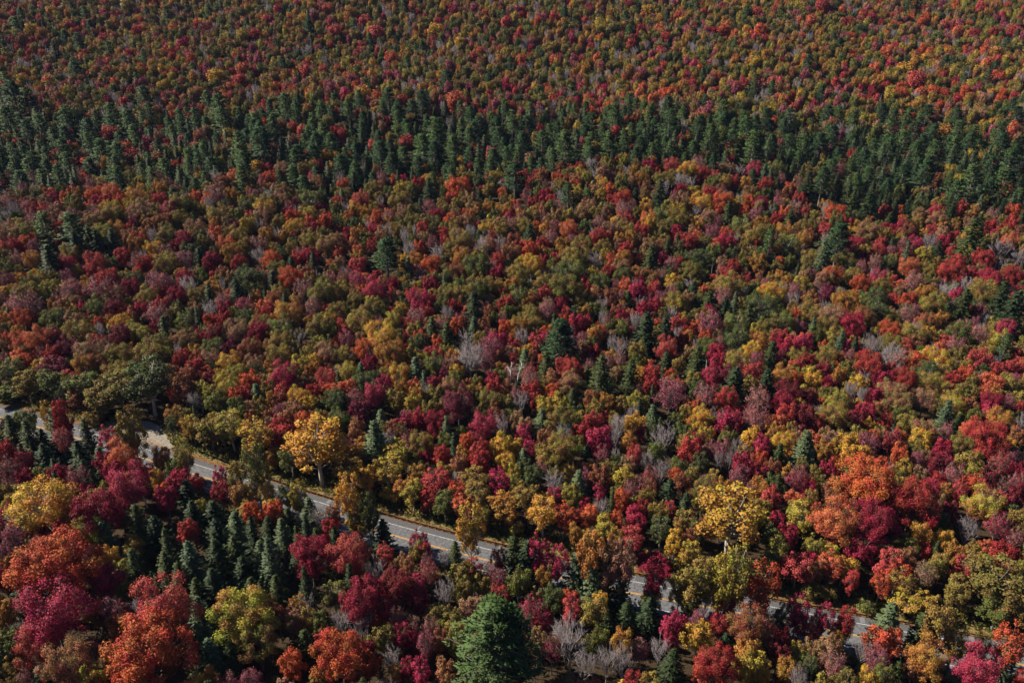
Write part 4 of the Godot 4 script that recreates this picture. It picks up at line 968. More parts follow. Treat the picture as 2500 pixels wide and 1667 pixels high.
	["or", -14.0, -212.8, 3.9, 9.4], ["rd", 134.4, -213.2, 5.7, 11.4], ["ol", -148.7, -213.4, 8.8, 12.1, "t"], ["tn", -63.4, -213.4, 6.3, 10.8], ["cr", 114.0, -213.6, 6.3, 11.9], ["gr", -141.6, -213.6, 9.2, 12.4, "t"],
	["cr", -25.0, -213.9, 3.9, 9.4], ["am", 82.2, -214.3, 7.8, 12.9], ["ol", -120.8, -214.6, 10.5, 13.8], ["ma", 67.8, -214.7, 7.8, 13.4], ["or", 86.3, -214.7, 5.6, 10.9], ["go", 92.8, -214.7, 6.6, 10.9],
	["pk", 144.1, -214.7, 5.2, 10.9, "n"], ["cr", -6.1, -215.0, 5.1, 10.8], ["rd", -23.3, -215.2, 4.1, 9.7], ["cr", 61.4, -215.3, 7.3, 12.9], ["ol", 56.0, -215.3, 5.9, 10.4], ["gr", -156.3, -215.4, 10.5, 5.8, "t"],
	["br", -99.5, -215.5, 7.1, 12.2], ["ma", -93.2, -215.7, 4.5, 10.2], ["rd", -137.4, -215.9, 6.5, 10.5, "t"], ["sp", 36.7, -216.0, 10.1, 14.4], ["br", 12.5, -216.1, 5.5, 10.8], ["ye", -85.4, -217.0, 7.9, 11.9],
	["or", 140.5, -217.0, 6.2, 11.5], ["or", 48.8, -217.2, 5.1, 10.5], ["rd", 43.6, -217.4, 6.3, 12.0], ["go", -35.3, -217.5, 7.9, 12.0], ["am", 101.1, -217.6, 5.7, 11.0], ["gr", 129.4, -217.8, 8.6, 12.5],
	["rd", 5.3, -218.1, 6.4, 12.0, "n"], ["bs", -29.7, -218.1, 9.9, 14.1], ["rd", 75.5, -218.3, 6.4, 12.0], ["rd", 18.8, -218.4, 7.6, 13.1], ["go", 40.1, -218.8, 5.3, 10.0], ["ye", -51.3, -219.0, 7.6, 11.7],
	["ma", 97.6, -219.9, 5.9, 11.5], ["go", -17.7, -220.4, 5.4, 10.0], ["gr", -157.5, -220.5, 9.0, 12.3, "t"], ["rd", 112.2, -220.6, 9.6, 15.0], ["cr", 156.1, -220.7, 4.3, 10.0], ["sp", 57.8, -220.7, 11.5, 16.4],
	["am", -134.5, -220.8, 8.5, 13.5], ["ma", -20.7, -221.0, 4.3, 10.0], ["rd", 118.8, -221.1, 4.8, 10.5], ["bs", -47.5, -221.4, 7.4, 10.5], ["sp", 10.8, -221.4, 10.0, 14.3], ["ma", -144.4, -221.7, 9.0, 12.3, "t"],
	["rd", -99.2, -221.7, 6.8, 12.3], ["am", -62.6, -221.8, 4.9, 10.3], ["rd", 157.9, -221.9, 5.9, 11.5], ["br", -130.8, -222.7, 7.9, 12.9], ["sp", 48.7, -222.9, 9.6, 13.7], ["ye", -67.1, -223.6, 7.0, 11.2],
	["tn", -82.1, -223.8, 7.4, 11.5], ["ol", 71.1, -224.1, 9.5, 13.1], ["am", -3.5, -224.2, 4.3, 9.8], ["rd", 16.2, -224.6, 5.3, 11.0], ["gy", -13.1, -224.6, 11.6, 14.7], ["cr", -45.2, -224.8, 5.6, 11.2],
	["go", -150.7, -224.9, 6.3, 9.8, "t"], ["cr", 65.7, -224.9, 6.0, 11.6], ["gr", -25.2, -225.0, 7.4, 11.5], ["tn", -19.3, -225.1, 6.6, 11.0], ["or", 129.6, -225.3, 7.0, 12.1], ["go", 135.3, -225.5, 10.2, 13.6],
	["rd", -105.2, -225.6, 7.5, 13.0], ["go", -90.4, -225.8, 7.8, 11.8], ["or", 103.4, -226.0, 3.8, 9.1], ["ol", -116.0, -226.2, 12.4, 15.3], ["gy", 121.6, -226.5, 10.2, 13.7], ["rd", 94.9, -226.6, 5.5, 11.1],
	["go", -63.7, -226.7, 6.3, 10.7], ["br", -58.4, -226.7, 5.4, 10.7], ["rd", 149.2, -226.7, 7.1, 12.7], ["pk", 78.4, -227.0, 6.0, 11.6, "n"], ["tn", -96.9, -227.0, 7.8, 11.9], ["pk", -8.6, -227.4, 6.0, 11.6, "n"],
	["am", -39.2, -227.4, 10.7, 15.4], ["bs", 4.3, -227.4, 8.8, 12.6], ["sp", 83.3, -227.9, 10.4, 14.8], ["or", -158.6, -228.2, 8.4, 11.9, "t"], ["ol", -54.7, -228.2, 7.9, 11.9], ["ol", -126.1, -228.4, 10.2, 13.7],
	["ol", -74.9, -228.5, 9.4, 13.1], ["am", -18.5, -228.9, 6.1, 11.3], ["ol", 92.2, -229.1, 7.6, 11.7], ["ol", 101.8, -229.1, 7.6, 11.7], ["rd", -148.1, -229.2, 6.9, 12.5], ["tn", -60.2, -229.5, 9.1, 12.8],
	["rd", 0.4, -230.2, 4.1, 9.9], ["ma", 88.3, -230.4, 5.0, 10.7], ["cr", 65.9, -230.5, 6.7, 12.2], ["tn", -137.2, -230.6, 11.1, 14.3], ["ol", -66.6, -231.1, 6.8, 11.1], ["br", -4.4, -231.2, 5.1, 10.5],
	["rd", 164.4, -231.4, 5.0, 10.7], ["go", 20.0, -231.5, 4.4, 9.3], ["tn", 58.8, -231.8, 7.0, 11.2], ["br", -85.4, -232.0, 8.9, 13.7], ["or", 50.5, -232.1, 4.8, 10.2], ["pk", -45.8, -232.2, 6.1, 11.7, "n"],
	["ol", 146.0, -232.5, 6.3, 10.7], ["ma", -145.6, -232.6, 8.3, 13.8], ["go", 78.9, -232.6, 8.4, 12.3], ["rd", 50.4, -232.8, 8.4, 13.8], ["ol", 155.1, -232.9, 7.0, 11.2], ["pk", -7.0, -233.4, 8.6, 14.1, "n"],
	["or", -48.5, -233.5, 7.5, 12.6], ["pi", 16.0, -233.5, 13.8, 19.6, "t"], ["ol", 41.2, -233.9, 7.0, 11.3], ["gr", -98.4, -234.1, 8.8, 12.6], ["ma", -92.6, -234.6, 6.1, 11.7], ["go", -104.9, -234.6, 5.6, 10.2],
	["cr", 91.0, -234.8, 6.7, 12.3], ["pk", 146.0, -235.2, 7.3, 12.9], ["gy", 118.8, -236.2, 9.2, 12.9], ["gy", 36.0, -236.4, 7.8, 11.8], ["gr", 65.3, -236.5, 7.8, 11.8], ["ol", -76.6, -236.7, 11.3, 14.5],
	["ol", -116.9, -236.8, 9.3, 13.0], ["cr", 113.3, -237.1, 5.7, 11.3], ["or", 143.0, -237.3, 4.9, 10.3], ["ol", 126.7, -237.9, 8.5, 12.4], ["cr", 97.6, -238.0, 6.8, 12.4], ["or", -158.3, -238.4, 9.4, 14.2],
	["gr", -31.6, -238.6, 7.7, 11.8], ["go", -44.0, -238.7, 13.0, 15.7], ["or", -164.4, -239.0, 7.7, 12.7], ["rd", 0.1, -239.1, 5.6, 11.2, "t"], ["am", 82.6, -239.1, 7.3, 12.4], ["cr", -4.6, -239.8, 6.2, 11.8],
	["or", -25.0, -239.8, 4.9, 10.3], ["br", 135.9, -239.9, 5.5, 10.8], ["gr", 76.1, -239.9, 10.0, 13.5], ["tn", -109.4, -239.9, 9.4, 13.0], ["ye", 163.3, -240.0, 8.6, 12.4], ["rd", 8.0, -240.3, 5.9, 11.7, "t"],
	["or", -139.7, -240.4, 6.0, 11.2], ["ma", -131.0, -240.5, 9.2, 14.6], ["gy", -15.4, -240.6, 8.2, 12.1], ["ma", -154.0, -240.9, 7.2, 12.8], ["cr", 89.0, -241.1, 5.2, 10.9], ["sp", -21.8, -241.2, 10.5, 15.0],
	["pk", -55.5, -241.7, 6.3, 11.9, "n"], ["pk", 157.9, -241.9, 8.1, 13.5, "n"], ["rd", 57.8, -242.1, 5.2, 10.9], ["or", -31.1, -242.3, 6.0, 11.3], ["gy", -72.7, -242.4, 7.8, 11.9], ["cr", 11.3, -242.5, 5.0, 10.6],
	["ye", -63.2, -242.5, 5.8, 9.7, "t"], ["sp", 51.5, -242.5, 11.4, 16.3], ["gr", -39.5, -242.9, 7.0, 11.3], ["ol", 109.8, -243.0, 8.0, 12.0], ["gy", 3.4, -243.2, 6.6, 11.0], ["ma", -100.5, -243.2, 7.9, 13.4],
	["cr", -105.4, -243.6, 5.0, 10.7], ["ye", -125.9, -243.6, 8.3, 12.2], ["sp", -27.0, -244.0, 10.9, 15.6], ["ol", 136.4, -244.1, 10.1, 13.6], ["or", 66.0, -244.3, 5.6, 10.9], ["ol", -147.6, -244.4, 10.8, 14.1],
	["cr", -86.0, -244.4, 8.9, 14.4], ["sp", 45.6, -244.5, 12.2, 17.4], ["rd", 81.8, -244.7, 4.1, 9.8], ["rd", -36.3, -245.3, 4.1, 9.8], ["tn", -94.1, -245.6, 10.0, 13.5], ["gr", 153.3, -245.7, 9.5, 13.1],
	["ol", -47.0, -245.9, 8.3, 12.3], ["cr", 169.4, -246.7, 7.6, 13.1], ["or", 129.9, -247.0, 8.2, 13.1], ["gr", -79.6, -247.2, 10.9, 14.1], ["rd", -56.5, -247.2, 5.7, 11.3], ["ol", -33.5, -247.9, 6.7, 11.0],
	["ol", -65.5, -248.2, 10.9, 14.2], ["ye", -130.6, -248.4, 8.0, 12.0], ["am", 1.9, -248.6, 7.9, 12.9], ["cr", 116.2, -248.8, 10.0, 15.4], ["ol", 109.3, -249.4, 9.6, 13.2], ["sp", -120.2, -249.4, 9.4, 13.4],
	["bs", -13.1, -249.4, 8.9, 12.7], ["or", -2.3, -249.8, 6.2, 11.4], ["pk", 69.0, -249.9, 10.0, 15.4, "n"], ["ol", -52.0, -250.2, 11.8, 14.8], ["ol", 88.5, -250.9, 8.2, 12.1], ["rd", 21.0, -251.0, 4.4, 10.1],
	["rd", 40.8, -251.0, 3.7, 8.8], ["am", -76.4, -251.3, 5.5, 10.8], ["or", -19.0, -251.3, 5.8, 11.1], ["ol", 6.8, -251.4, 8.9, 12.7], ["sp", 173.4, -251.5, 15.3, 21.8], ["ol", 168.7, -251.6, 6.7, 11.0],
	["br", -9.6, -251.7, 5.5, 10.8], ["ol", -87.7, -252.1, 8.5, 12.4], ["pk", -23.6, -252.2, 5.8, 11.4, "n"], ["pk", 100.2, -252.3, 5.4, 11.0, "n"], ["cr", 22.3, -252.3, 6.5, 12.1], ["rd", -59.6, -252.6, 4.8, 10.5],
	["gr", 77.8, -252.7, 9.7, 13.3], ["gr", 94.9, -252.9, 9.7, 13.3], ["br", 144.7, -253.1, 7.7, 12.7], ["cr", -124.2, -253.1, 5.1, 10.8], ["rd", 57.8, -253.4, 6.0, 11.6], ["rd", -36.9, -253.4, 4.8, 10.5],
	["go", -137.0, -253.4, 8.1, 12.1], ["cr", -17.6, -253.8, 6.5, 12.1, "n"], ["ye", -41.5, -254.0, 8.1, 12.1], ["tn", 112.9, -254.1, 11.9, 15.0], ["pk", -33.1, -254.2, 7.9, 13.4], ["or", -171.2, -254.2, 8.8, 13.7],
	["cr", 26.1, -254.3, 4.8, 10.5], ["gr", -160.9, -254.7, 9.8, 13.4], ["pk", -46.5, -254.8, 4.8, 10.5], ["go", -65.0, -255.0, 6.9, 11.2], ["tn", -154.8, -255.1, 8.2, 12.1], ["am", 150.3, -255.5, 6.5, 11.6],
	["rd", -101.4, -255.8, 6.5, 12.1], ["am", -78.6, -255.9, 11.8, 16.3], ["sp", -13.3, -256.0, 13.3, 19.0], ["or", 51.9, -256.0, 3.9, 9.4], ["br", 123.6, -256.5, 9.0, 13.9], ["gr", -115.7, -256.8, 7.3, 11.5],
	["or", -107.1, -256.9, 5.6, 10.9], ["ol", 134.2, -257.0, 7.6, 11.7], ["sp", 83.8, -257.3, 10.3, 14.7], ["go", -26.8, -257.6, 3.9, 8.9], ["pk", -126.1, -257.6, 9.0, 14.4, "n"], ["ol", 6.9, -257.7, 8.6, 12.5],
	["gy", 168.3, -257.8, 6.1, 10.6], ["am", -180.2, -257.9, 5.2, 10.6], ["br", -134.7, -258.2, 6.7, 11.9], ["gr", -94.5, -258.4, 7.4, 11.5], ["sp", -179.0, -258.9, 7.9, 11.2], ["cr", -152.0, -259.5, 4.0, 9.6],
	["cr", 39.1, -259.7, 4.9, 10.6], ["pk", 141.3, -260.0, 7.3, 12.9, "n"], ["ol", 106.5, -260.5, 9.2, 12.9], ["pk", -174.6, -260.6, 11.8, 17.1, "n"], ["ol", -49.7, -260.8, 10.5, 13.8], ["sp", 161.2, -260.8, 9.9, 18.0],
	["rd", -87.3, -260.8, 5.9, 11.6], ["rd", 165.9, -260.9, 6.1, 11.7], ["gr", 130.2, -261.1, 10.7, 14.0], ["pk", 13.2, -261.3, 7.7, 13.2, "n"], ["ol", -121.2, -261.6, 7.0, 11.3], ["ol", -62.2, -261.8, 8.3, 12.2],
	["cr", -133.3, -262.0, 7.4, 12.9], ["ma", -170.2, -262.1, 5.6, 11.3, "n"], ["or", -140.6, -262.4, 5.7, 10.9], ["gr", 89.3, -262.6, 13.0, 15.8], ["rd", -30.6, -262.7, 6.3, 11.9], ["ma", -143.3, -263.0, 8.1, 13.6],
	["cr", 71.2, -263.4, 5.6, 11.2], ["gr", 157.0, -263.5, 10.0, 13.5], ["rd", -21.2, -263.6, 6.0, 11.6], ["cr", -103.6, -263.9, 6.4, 12.0], ["sp", 77.3, -264.2, 7.6, 13.8], ["gr", -25.4, -264.4, 7.9, 12.0],
	["ol", 153.4, -264.5, 11.6, 14.7], ["gy", -109.6, -264.7, 7.1, 11.3], ["gr", -150.5, -264.9, 9.3, 13.0], ["cr", -33.5, -265.0, 9.9, 15.2], ["cr", -155.7, -265.0, 5.0, 10.7], ["ye", 60.4, -265.0, 8.5, 12.4],
	["rd", -1.8, -265.2, 6.7, 12.3], ["or", -89.5, -265.3, 6.5, 11.6], ["rd", -67.4, -265.5, 4.3, 10.0], ["go", -160.1, -265.5, 4.9, 9.7], ["pk", -71.7, -265.6, 7.1, 12.6, "n"], ["cr", -98.0, -265.6, 7.1, 12.6, "n"],
	["sp", 177.6, -266.1, 10.0, 18.3], ["br", -164.2, -266.1, 6.5, 11.7], ["sp", 71.6, -266.2, 8.2, 15.0], ["rd", -128.5, -266.4, 6.4, 12.0], ["cr", 52.3, -266.6, 6.2, 11.8], ["am", 121.2, -266.9, 10.6, 15.3],
	["ol", 59.5, -267.0, 10.1, 13.6], ["am", 5.5, -267.1, 6.1, 11.3], ["cr", 18.6, -268.5, 5.4, 11.0], ["tn", -161.3, -269.3, 7.6, 11.7], ["ol", -57.9, -269.5, 7.6, 11.7], ["pk", -105.9, -269.5, 7.2, 12.7, "n"],
	["br", -87.4, -269.9, 7.7, 12.7], ["gr", -172.4, -270.0, 5.8, 10.4], ["gr", 1.7, -270.1, 9.4, 13.1], ["ol", -18.4, -270.1, 10.7, 14.1], ["ol", -24.2, -271.0, 9.9, 13.4], ["ol", 24.6, -271.1, 5.4, 10.1],
	["gr", 134.3, -271.3, 10.2, 13.7], ["tn", -146.9, -271.4, 9.9, 13.4], ["ol", -134.8, -271.7, 9.9, 13.4], ["pk", -169.1, -271.9, 4.7, 10.4], ["ol", -69.3, -271.9, 12.6, 15.4], ["gy", 104.3, -272.4, 7.1, 11.3],
	["tn", 65.2, -272.5, 7.1, 11.3], ["or", 146.7, -272.5, 5.8, 11.1], ["cr", -152.0, -272.5, 11.9, 17.1, "n"], ["ol", -178.7, -272.6, 11.3, 14.5], ["br", 36.3, -272.6, 7.4, 12.4], ["sp", -112.0, -272.7, 8.1, 14.7],
	["pk", 78.8, -273.2, 7.6, 13.1, "n"], ["cr", 166.0, -273.6, 6.4, 12.0], ["ol", -118.0, -273.8, 8.6, 12.5], ["sp", -102.2, -273.9, 8.8, 16.0], ["cr", -124.2, -274.0, 7.3, 12.8], ["rd", 11.8, -274.2, 5.8, 11.4],
	["cr", -50.7, -274.2, 9.8, 15.2], ["gr", -14.1, -274.3, 10.4, 13.8], ["ol", 175.4, -274.3, 11.9, 14.9], ["pk", -163.4, -274.3, 9.4, 14.8, "n"], ["ol", 20.2, -274.9, 13.1, 15.9], ["or", -104.9, -275.3, 5.5, 10.8],
	["rd", -131.4, -275.7, 6.2, 11.8], ["am", 154.4, -275.7, 7.5, 12.6], ["rd", -3.5, -276.0, 4.1, 9.8], ["ol", -87.7, -276.0, 8.2, 12.2], ["go", 97.9, -276.6, 10.4, 13.8], ["go", -189.3, -276.8, 6.4, 10.8],
	["ma", 118.9, -276.9, 7.1, 12.6], ["pk", -78.0, -277.0, 8.4, 13.9], ["cr", 47.6, -277.0, 7.0, 12.6], ["sp", 68.5, -278.0, 7.2, 13.0], ["ol", -62.9, -278.1, 7.4, 11.5], ["ol", -9.7, -278.3, 9.6, 13.2],
	["cr", -143.0, -278.4, 8.1, 13.6], ["pk", -132.9, -278.4, 10.6, 16.0, "n"], ["ye", -173.8, -278.9, 7.8, 11.9], ["gy", 164.9, -278.9, 8.9, 12.6], ["rd", 53.7, -279.3, 6.5, 12.1], ["cr", -30.8, -279.6, 7.0, 12.6],
	["gr", -97.0, -279.7, 7.9, 12.3, "t"], ["cr", 192.8, -279.8, 4.5, 10.2], ["am", 0.5, -280.0, 6.7, 11.9], ["gy", -122.8, -280.2, 8.8, 12.6], ["gy", 87.6, -280.3, 6.5, 10.9], ["ol", 82.1, -280.7, 12.1, 15.1],
	["gr", -19.7, -281.4, 6.5, 10.9], ["or", 43.1, -281.8, 6.3, 11.5], ["sp", -90.7, -281.9, 8.2, 14.9], ["ma", -192.7, -282.1, 7.8, 13.3, "n"], ["cr", 182.3, -282.3, 9.7, 15.1], ["ol", 11.4, -282.5, 8.4, 12.3],
	["gy", 173.7, -282.5, 7.3, 11.5], ["cr", -45.1, -282.5, 5.6, 11.2], ["gr", 33.4, -283.0, 8.8, 12.6], ["rd", -154.3, -283.1, 9.3, 14.7], ["gr", -184.4, -283.3, 7.0, 11.2], ["pk", 153.4, -283.3, 9.1, 14.6, "n"],
	["ol", 141.6, -283.3, 8.2, 12.1], ["ol", -181.6, -283.6, 8.8, 12.6], ["or", -84.7, -283.6, 10.8, 15.4], ["gr", -101.5, -284.4, 12.6, 15.4], ["cr", -59.0, -284.4, 7.5, 13.0, "n"], ["gr", 19.5, -284.6, 10.7, 14.0],
	["or", 147.8, -285.0, 4.2, 9.7], ["cr", -126.2, -285.4, 7.1, 12.7], ["or", 134.7, -285.4, 7.7, 12.8], ["gy", 68.3, -285.4, 6.6, 10.9], ["ye", -99.7, -286.0, 6.6, 10.9], ["gr", -144.9, -286.1, 8.0, 12.0],
	["rd", 93.9, -286.3, 4.6, 10.3], ["pk", -171.0, -287.1, 6.4, 12.0], ["ol", -177.2, -287.2, 7.1, 11.3], ["go", 62.1, -287.5, 6.6, 11.0], ["ol", 2.2, -287.9, 10.7, 14.0], ["ol", -13.7, -287.9, 6.1, 10.6],
	["gr", 22.8, -288.1, 12.3, 15.3], ["rd", 27.9, -288.7, 4.0, 9.6], ["rd", 194.7, -288.7, 7.3, 12.8], ["cr", 142.5, -288.9, 7.3, 12.8], ["cr", -5.4, -289.0, 6.6, 12.2], ["pk", -97.5, -289.3, 6.1, 11.7],
	["rd", 170.6, -289.6, 10.6, 15.9], ["br", -20.8, -289.7, 7.8, 12.8], ["rd", -52.2, -289.7, 5.3, 11.0], ["gr", 42.9, -290.2, 7.5, 11.6], ["gr", -25.0, -290.2, 7.5, 11.6], ["rd", -163.6, -290.2, 4.9, 10.6],
	["tn", 123.8, -291.0, 9.2, 12.9], ["rd", 149.9, -291.4, 4.1, 9.8], ["ol", 134.1, -291.5, 8.4, 12.3], ["or", 125.7, -291.6, 8.6, 13.5], ["cr", 180.1, -291.7, 5.3, 11.0], ["sp", -179.5, -291.8, 10.6, 19.2],
	["rd", -81.3, -292.9, 4.7, 10.4], ["rd", 38.2, -293.3, 5.4, 11.0], ["gr", -13.8, -293.4, 11.7, 14.8], ["rd", 92.8, -293.6, 4.1, 9.8], ["rd", 84.9, -293.9, 6.1, 11.7], ["go", 7.7, -294.1, 10.9, 14.2],
	["rd", -163.9, -294.3, 9.4, 14.8], ["cr", -175.4, -294.3, 8.0, 13.5], ["ol", 71.1, -294.7, 9.3, 12.9], ["ol", -91.7, -294.8, 9.3, 12.9], ["ol", 164.7, -295.0, 8.4, 12.3], ["or", -32.0, -295.7, 8.7, 13.6],
	["tn", 42.9, -295.7, 8.4, 12.3], ["pi", -49.2, -296.1, 11.4, 20.7], ["rd", -145.2, -296.3, 7.4, 13.0], ["ol", -136.7, -296.4, 11.0, 14.2], ["or", 157.4, -296.5, 8.7, 13.6], ["rd", -60.9, -297.6, 6.8, 12.4],
	["pk", -148.6, -297.6, 8.1, 13.6], ["gr", -159.0, -297.8, 6.8, 11.1], ["rd", -5.6, -298.3, 7.5, 13.0], ["rd", 88.3, -298.5, 7.5, 13.0], ["am", -190.7, -298.5, 8.0, 13.0], ["sp", 55.3, -299.0, 9.4, 17.1],
	["rd", -108.7, -299.4, 7.5, 13.0], ["sp", -88.2, -299.8, 6.8, 12.3], ["pk", -131.4, -299.9, 8.2, 13.7], ["pk", 64.2, -300.1, 6.8, 12.4], ["gy", 33.4, -300.1, 8.5, 12.4], ["pk", 140.5, -300.3, 6.2, 11.8],
	["rd", 178.0, -300.4, 6.8, 12.4], ["cr", -119.9, -300.6, 8.2, 13.7], ["ol", 24.8, -300.6, 12.8, 15.6], ["pk", -198.0, -300.7, 6.8, 12.4], ["rd", 188.2, -300.9, 8.9, 14.3], ["or", -96.4, -301.6, 8.8, 13.7],
	["rd", 12.7, -301.8, 4.8, 10.5], ["rd", -156.7, -302.3, 6.9, 12.4], ["ol", -176.7, -302.4, 10.3, 13.7], ["gy", 203.2, -302.5, 8.6, 12.4], ["am", -21.0, -302.8, 8.1, 13.1], ["am", -38.8, -302.8, 6.6, 11.8],
	["or", -73.1, -302.9, 4.4, 9.9], ["sp", -125.9, -303.1, 7.5, 13.6], ["rd", 17.1, -303.2, 4.8, 10.5], ["go", -43.5, -303.6, 6.0, 10.5], ["am", 45.0, -303.6, 7.4, 12.5], ["ol", 135.1, -304.3, 9.5, 13.1],
	["rd", -86.8, -304.4, 6.2, 11.8], ["cr", -81.8, -304.5, 8.3, 13.8], ["gr", 76.1, -304.7, 10.4, 13.8], ["sp", -175.4, -304.7, 10.2, 18.5], ["ol", -205.6, -305.5, 7.8, 11.8], ["sp", -188.9, -305.5, 6.8, 12.4],
	["gy", -103.4, -306.5, 7.8, 11.9], ["cr", 144.2, -307.0, 6.3, 11.9], ["am", -113.9, -307.3, 8.9, 13.8], ["ye", 186.8, -307.4, 8.7, 12.5], ["or", 51.9, -307.6, 3.8, 8.9], ["pk", -140.4, -307.7, 6.3, 11.9],
	["or", 109.6, -307.9, 4.5, 9.9], ["gy", -30.6, -308.1, 7.8, 11.9], ["sp", 186.3, -308.3, 14.7, 24.0], ["ol", 122.7, -308.5, 8.8, 12.6], ["gy", 199.4, -308.6, 10.5, 13.8], ["rd", 161.5, -308.7, 7.0, 12.6],
	["gr", -132.7, -308.7, 8.7, 12.5], ["go", -146.9, -308.9, 8.7, 12.5], ["rd", -205.9, -308.9, 7.7, 13.2], ["rd", 150.4, -309.3, 8.4, 13.9], ["pk", 169.5, -309.6, 5.6, 11.3], ["sp", -169.4, -310.0, 8.9, 16.2],
	["pk", -86.2, -310.0, 6.3, 11.9], ["sp", 175.1, -310.0, 7.6, 13.8], ["pk", 97.0, -310.2, 4.2, 10.0], ["pi", 133.8, -310.4, 13.1, 23.0], ["sp", -172.7, -311.0, 9.6, 17.5], ["cr", 62.5, -311.3, 3.8, 9.0],
	["am", -155.2, -311.3, 8.3, 13.2], ["sp", -163.7, -311.4, 8.9, 16.2], ["gr", 103.0, -311.9, 8.0, 12.0], ["ol", 37.6, -312.4, 8.8, 12.6], ["ol", -24.7, -312.7, 8.8, 12.6], ["rd", -203.9, -313.0, 6.3, 11.9],
	["rd", 3.0, -313.3, 5.7, 11.3], ["or", -198.9, -313.6, 8.3, 13.3], ["pk", 157.5, -313.7, 5.7, 11.3], ["rd", 182.9, -314.1, 4.3, 10.0], ["tn", -75.5, -314.1, 12.4, 15.3], ["pi", -180.5, -314.2, 11.7, 21.2],
	["cr", -135.6, -314.3, 9.2, 14.6], ["or", -118.6, -314.3, 8.3, 13.3], ["am", 6.2, -314.7, 6.1, 11.3], ["rd", -154.8, -315.1, 7.8, 13.3], ["rd", 12.5, -315.2, 6.4, 12.0], ["rd", -187.0, -315.5, 6.4, 12.0],
	["ol", -98.9, -315.5, 6.2, 10.7], ["pk", -16.0, -315.7, 5.7, 11.3], ["or", -38.9, -315.8, 6.1, 11.3], ["or", 86.0, -315.9, 8.4, 13.3], ["br", -71.0, -316.1, 6.9, 12.0], ["cr", 168.2, -316.1, 7.8, 13.3],
	["ol", 30.4, -316.1, 8.9, 12.7], ["or", 207.3, -316.3, 7.6, 12.7], ["gy", -5.2, -316.6, 7.1, 11.3], ["cr", 89.2, -316.7, 10.7, 16.0], ["or", 92.9, -316.9, 4.6, 10.0], ["ol", -21.8, -317.2, 11.6, 14.7],
	["gr", 115.7, -317.6, 12.5, 15.4], ["pi", -194.0, -318.2, 10.7, 19.5], ["pk", 24.8, -318.3, 6.4, 12.0], ["cr", 181.4, -318.5, 6.4, 12.0], ["cr", 143.8, -318.5, 8.6, 14.1], ["rd", 74.3, -318.5, 9.3, 14.7],
	["rd", 130.4, -318.7, 3.9, 9.4], ["ol", -144.2, -318.9, 10.7, 14.0], ["gy", 176.0, -319.2, 8.1, 12.1], ["pk", -110.7, -319.2, 5.7, 11.4], ["ol", -202.7, -319.2, 12.5, 15.4], ["gy", 122.6, -319.4, 5.4, 10.1],
	["ye", -170.6, -320.0, 10.7, 14.1], ["rd", 111.7, -320.3, 5.8, 11.4], ["rd", 36.4, -320.3, 8.6, 14.1], ["ol", -85.2, -320.4, 10.8, 14.1], ["tn", -212.0, -320.6, 10.8, 14.1], ["sp", 7.6, -321.6, 8.4, 15.3],
	["go", -175.1, -322.2, 7.2, 11.4], ["cr", 204.3, -322.3, 5.8, 11.4], ["ol", -116.6, -322.8, 9.9, 13.5], ["am", -167.7, -323.7, 8.5, 13.5], ["cr", -100.8, -323.8, 4.7, 10.4], ["ye", 165.2, -324.0, 6.4, 10.8],
	["or", 103.7, -324.3, 6.3, 11.5], ["rd", 189.1, -325.1, 5.1, 10.8], ["am", 124.9, -325.8, 7.8, 12.9], ["rd", -192.7, -326.4, 7.3, 12.8], ["or", 24.7, -327.3, 9.4, 14.2], ["br", 169.7, -327.4, 9.4, 14.2],
	["gr", -106.2, -327.4, 5.5, 10.1], ["tn", -135.7, -327.5, 10.0, 13.5], ["sp", 199.8, -327.6, 9.2, 16.7], ["ol", 103.0, -327.6, 11.0, 14.3], ["ol", 48.5, -327.8, 10.1, 13.6], ["rd", 55.1, -328.3, 8.1, 13.6],
	["cr", -93.8, -328.6, 5.2, 10.8], ["br", -155.1, -328.9, 7.1, 12.2], ["tn", 153.3, -329.0, 12.9, 15.6], ["pk", 86.4, -330.0, 8.1, 13.6], ["rd", -29.5, -330.1, 5.9, 11.5], ["tn", -178.0, -330.1, 11.9, 14.9],
	["cr", -70.4, -330.6, 6.7, 12.2], ["br", -150.9, -330.6, 9.4, 14.3], ["rd", 181.6, -331.0, 5.9, 11.5], ["cr", 70.9, -331.2, 5.9, 11.6], ["rd", 216.4, -331.4, 6.6, 12.2], ["ma", -119.9, -331.5, 6.7, 12.2],
	["rd", 207.6, -331.8, 5.9, 11.5], ["ol", 110.8, -331.8, 10.2, 13.7], ["cr", -60.0, -331.9, 8.2, 13.6], ["go", -11.4, -332.3, 8.3, 12.3], ["cr", 170.0, -332.8, 8.2, 13.7], ["ol", 5.8, -333.1, 9.3, 13.0],
	["am", 118.6, -333.5, 8.8, 13.7], ["gy", -183.3, -333.6, 7.4, 11.6], ["go", -94.1, -333.8, 10.2, 13.7], ["go", 148.4, -333.9, 7.5, 11.6], ["or", 11.2, -334.4, 5.6, 10.9], ["ol", -173.3, -334.9, 13.0, 15.7],
	["ol", -145.3, -335.0, 10.2, 13.7], ["cr", -87.9, -335.3, 6.0, 11.6], ["gr", 33.2, -335.5, 6.5, 10.9], ["pk", 38.5, -335.6, 7.5, 13.0], ["ol", 68.3, -335.7, 8.4, 12.3], ["pk", -0.1, -336.4, 6.7, 12.3],
	["rd", 137.9, -336.7, 6.8, 12.3], ["br", -76.3, -337.0, 4.8, 10.2], ["ol", 128.5, -337.5, 9.4, 13.1], ["tn", 187.1, -337.6, 10.3, 13.7], ["tn", -162.7, -338.0, 13.1, 15.8], ["gr", 101.0, -338.3, 10.4, 13.8],
